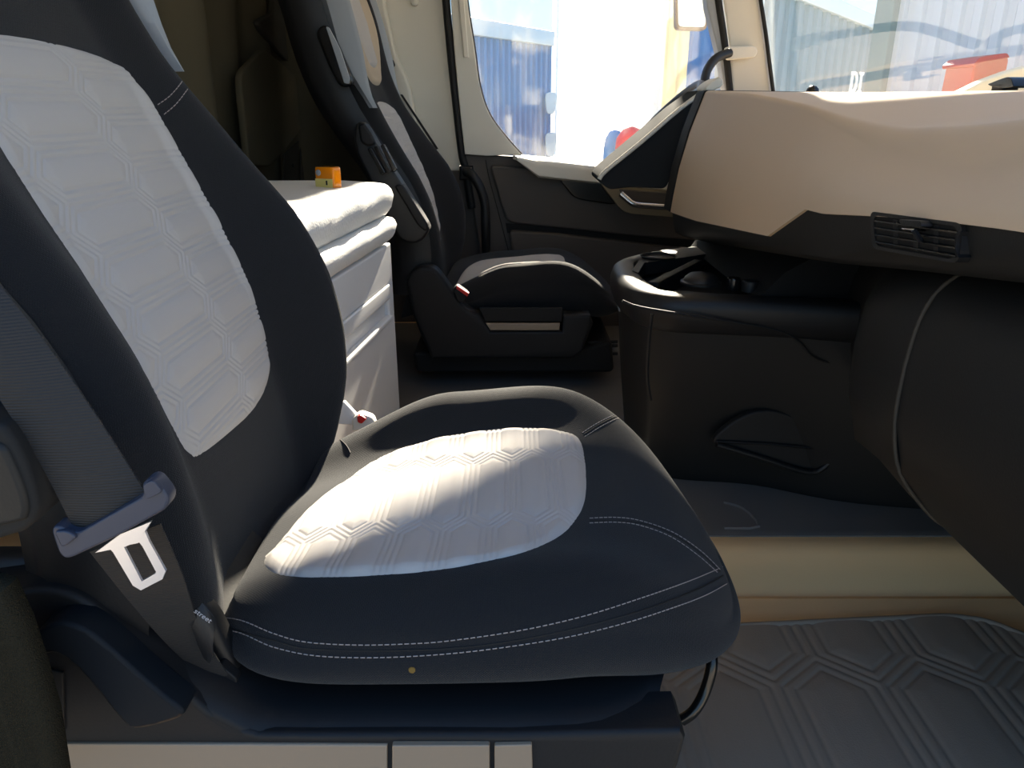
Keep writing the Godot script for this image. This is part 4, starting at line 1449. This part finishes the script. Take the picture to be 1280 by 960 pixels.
func build_curtain() -> void:
	var t := thing("curtain", "olive brown curtain hanging behind the seats", "curtain", Vector3(-0.80, 0.62, -2.0))
	var rows := []
	for k in 13:
		var y := lerpf(0.60, 1.74, k / 12.0)
		var r := []
		for i in 73:
			var f := i / 72.0
			var w := 0.022 * sin(f * 52.0 + 0.6 * sin(y * 3.0)) + 0.014 * sin(f * 26.0 + y * 1.4) + 0.01 * (y - 1.0)
			if f < 0.8:
				r.append(Vector3(-0.80 + w, y, -lerpf(0.95, 2.66, f / 0.8)))
			else:                                        # round the corner and along the far wall
				var g := (f - 0.8) / 0.2
				r.append(Vector3(-0.80 + 0.30 * g * g + w * (1.0 - g), y, -(2.66 + 0.12 * sin(g * PI / 2) - w * g)))
		rows.append(r)
	part("cloth", thick(B(), rows, Vector3(-0.006, 0, 0)), M.curtain, t, "", 80.0)
	var fl := B()
	slab(fl, rounded(ptsx([349, -60, 342, 16, 323, 26, 328, 38, 350, 66, 376, 92, 404, 118, 404, -60], -0.755), 0.02), Vector3(-0.02, 0, 0), 0.006)
	part("folded_flap", fl, M.curtain_dark, t, "dark grey folded flap")
	var fl2 := B()
	slab(fl2, rounded(ptsx([300, 92, 330, 60, 372, 96, 396, 128, 392, 138, 372, 168, 340, 208, 312, 206], -0.74), 0.04), Vector3(-0.02, 0, 0), 0.008)
	part("gathered_fold", fl2, M.curtain, t)
	var lw := B()
	slab(lw, ptsx([356, 192, 374, 176, 373, 236, 354, 236], -0.735), Vector3(-0.006, 0, 0), 0.002)
	part("tie_strap", lw, M.curtain_dark, t)
	part("snap_button", lathe(B(), PX(366, 207, -0.734), Vector3(1, 0, 0), [0.006, -0.002, 0.007, 0.002, 0.004, 0.004, 0.0, 0.004], 14), M.gap, t)
	var lw2 := B()
	slab(lw2, ptsx([376, 170, 392, 150, 420, 200, 420, 236, 376, 236], -0.745), Vector3(-0.006, 0, 0), 0.002)
	part("lower_flap", lw2, M.curtain_dark, t)

func build_outside() -> void:
	var g := struct("ground", box(B(), Vector3(0, -1.40, -10), Vector3(80, 0.1, 80)), M.ground, "pale dusty yard ground outside the truck", "ground")
	g.set_meta("kind", "structure")
	# blue container beyond the side window: corrugated wall, top rail, corner post
	container("blue_container", "weathered blue container beyond the side window, left of the white one", [P(470, 8, 5.2), P(690, 44, 7.2)], M.blue_paint, M.pale_paint, 26, -1.35)
	container("blue_container", "narrow strip of blue container beside the windscreen pillar, right of the cream panel", [P(846, -20, 11.0), P(960, -10, 13.0)], M.blue_paint, M.blue_paint, 9, -1.35)
	container("white_trailer", "white tarpaulin sided trailer, glaring bright beyond the side window", [P(692, -40, 9.0), P(838, -38, 9.2)], M.tarp, M.white_paint, 10, -1.35, true)
	container("cream_trailer", "cream tarpaulin sided trailer between the white one and the blue container strip", [P(822, -36, 10.0), P(868, -35, 10.1)], M.cream_tarp, M.cream_paint, 3, -1.35, true)
	for y in [[115, 143], [166, 196]]:
		solo("hinge_plate", slab(B(), rounded(pts([681, y[0] + 4, 685, y[0], 697, y[0], 693, y[1], 683, y[1]], 7.03), 0.05), Vector3(0, 0, -0.08), 0.006), M.pale_paint, "pale rounded hinge plate at the right end of the weathered blue container, " + ("upper of two" if y[0] < 150 else "lower of two"), "hinge plate")
	var dr := thing("red_drum", "round red drum in front of the white trailer, just above the door armrest", "drum", Vector3(0.55, -1.35, -4.1))
	var c := P(788, 200, 4.15)
	part("barrel", lathe(B(), Vector3(c.x, -1.35, c.z), Vector3.UP, [0.07, 0.0, 0.085, 0.02, 0.085, c.y + 1.35 + 0.06, 0.08, c.y + 1.35 + 0.11, 0.05, c.y + 1.35 + 0.155, 0.0, c.y + 1.35 + 0.175], 28), M.red, dr)
	part("band", lathe(B(), Vector3(c.x, 0.2, c.z), Vector3.UP, [0.085, 0.0, 0.089, 0.005, 0.089, 0.03, 0.085, 0.035], 28), M.red, dr)
	var db := thing("blue_drum", "round blue drum beside the red one in front of the white trailer", "drum", Vector3(0.5, -1.35, -4.2))
	c = P(767, 202, 4.3)
	part("barrel", lathe(B(), Vector3(c.x, -1.35, c.z), Vector3.UP, [0.05, 0.0, 0.06, 0.02, 0.06, c.y + 1.35 + 0.06, 0.052, c.y + 1.35 + 0.12, 0.03, c.y + 1.35 + 0.16, 0.0, c.y + 1.35 + 0.17], 24), M.blue_paint, db)
	part("band", lathe(B(), Vector3(c.x, 0.2, c.z), Vector3.UP, [0.06, 0.0, 0.064, 0.005, 0.064, 0.03, 0.06, 0.035], 24), M.blue_paint, db)
	# outside mirror, its lower end in view
	var mr := thing("outside_mirror", "outside mirror with thin dark frame at the top of the side window", "mirror", P(862, 20, 3.2))
	part("mirror_housing", slab(B(), rounded(pts([843, -120, 884, -120, 884, 38, 845, 37], 3.20), 0.02), Vector3(0, 0, -0.05), 0.004), mat(Color(0.45, 0.40, 0.36), 0.5), mr)
	part("mirror_face", slab(B(), rounded(pts([846, -116, 882, -116, 882, 34, 848, 33], 3.194), 0.018), Vector3(0, 0, -0.01), 0.001), M.mirror, mr)
	# containers beyond the windscreen
	container("slate_container", "dull slate container with white letters beyond the windscreen", [P(940, -40, 6.5), P(1096, 26, 8.2)], M.slate_paint, M.pale_paint, 14, -1.35)
	container("grey_blue_container", "pale grey blue corrugated container beyond the windscreen on the right", [Vector3(P(1096, 60, 5.4).x, P(1096, -260, 5.4).y, -5.4), Vector3(P(1420, 60, 4.3).x, P(1096, -260, 5.4).y, -4.3)], M.pale_paint, M.green_paint, 12, -1.35)
	var tm := TextMesh.new()
	tm.text = "DI"
	tm.font_size = 64
	tm.pixel_size = 0.004
	tm.depth = 0.01
	var f := SystemFont.new()
	f.font_names = PackedStringArray(["Droid Sans"])
	f.font_weight = 700
	tm.font = f
	var tx := solo("container_lettering", tm, M.white_paint, "white letters DI on the slate container", "lettering")
	tx.position = P(1070, 104, 7.2)
	tx.rotation.y = 0.75
	var rc := thing("red_crate", "red crate with folded rim beyond the windscreen, behind the cream ramp", "crate", P(1236, 110, 3.8))
	var tub := pts([1219, 78, 1228, 72, 1258, 68, 1262, 74], 3.8)
	tub.append(Vector3(tub[3].x - 0.05, -1.345, tub[3].z))
	tub.append(Vector3(tub[0].x - 0.05, -1.345, tub[0].z))
	part("tub", slab(B(), rounded(tub, 0.03), Vector3(0, 0, -0.25), 0.015), M.red, rc)
	part("rim", slab(B(), rounded(pts([1217, 80, 1226, 71, 1259, 66, 1263, 72, 1228, 77, 1220, 84], 3.78), 0.01), Vector3(0, 0, -0.28), 0.006), M.red, rc)
	var rp := pts([1200, 116, 1232, 100, 1262, 89, 1330, 70], 3.6)
	rp.append(Vector3(rp[3].x, -1.345, rp[3].z))
	rp.append(Vector3(rp[0].x, -1.345, rp[0].z))
	solo("loading_ramp", slab(B(), rp, Vector3(0, 0, -0.08), 0.01), M.cream_paint, "cream sloping ramp in front of the red crate", "ramp")

func container(called: String, label: String, top: Array, m: Material, rail: Material, ribs: int, ground: float, tarp := false) -> void:
	var a: Vector3 = top[0]
	var b: Vector3 = top[1]
	var h: float = minf(a.y, b.y)
	a.y = h
	b.y = h
	a = top[0]
	b = top[1]
	var t := thing(called, label, "container", Vector3((a.x + b.x) / 2, ground, (a.z + b.z) / 2))
	var along := Vector3(b.x - a.x, 0, b.z - a.z).normalized()
	var out := along.cross(Vector3.UP)
	if out.dot(EYE - a) < 0:
		out = -out
	var prof := []
	for k in ribs:
		for q in [[0.0, 0.0], [0.18, 0.0], [0.30, -0.03], [0.68, -0.03], [0.80, 0.0]]:
			prof.append([(k + q[0]) / ribs, q[1]])
	prof.append([1.0, 0.0])
	var up := []
	var dn := []
	for q in prof:
		var w: Vector3 = a.lerp(b, q[0]) + out * q[1]
		up.append(w)
		dn.append(Vector3(w.x, ground, w.z))
	if tarp:
		part("tarpaulin", sheet(B(), [up, dn], EYE), m, t, "", 60.0)
	else:
		part("corrugated_wall", thick(B(), [up, dn], -out * 0.25), m, t, "", 30.0)
	var r := B()
	slab(r, [a + out * 0.03 + Vector3(0, 0.03, 0), b + out * 0.03 + Vector3(0, 0.03, 0), b + out * 0.03 + Vector3(0, -0.09, 0), a + out * 0.03 + Vector3(0, -0.09, 0)], -out * 0.12, 0.01)
	part("top_rail", r, rail, t)
	var cpo := B()
	box(cpo, Vector3(a.x, (a.y + ground) / 2, a.z) + out * 0.02 + along * 0.05, Vector3(0.03 if tarp else 0.12, a.y - ground, 0.04 if tarp else 0.12), 0.01, Basis(Vector3.UP, atan2(out.x, out.z)))
	part("corner_post", cpo, rail, t)
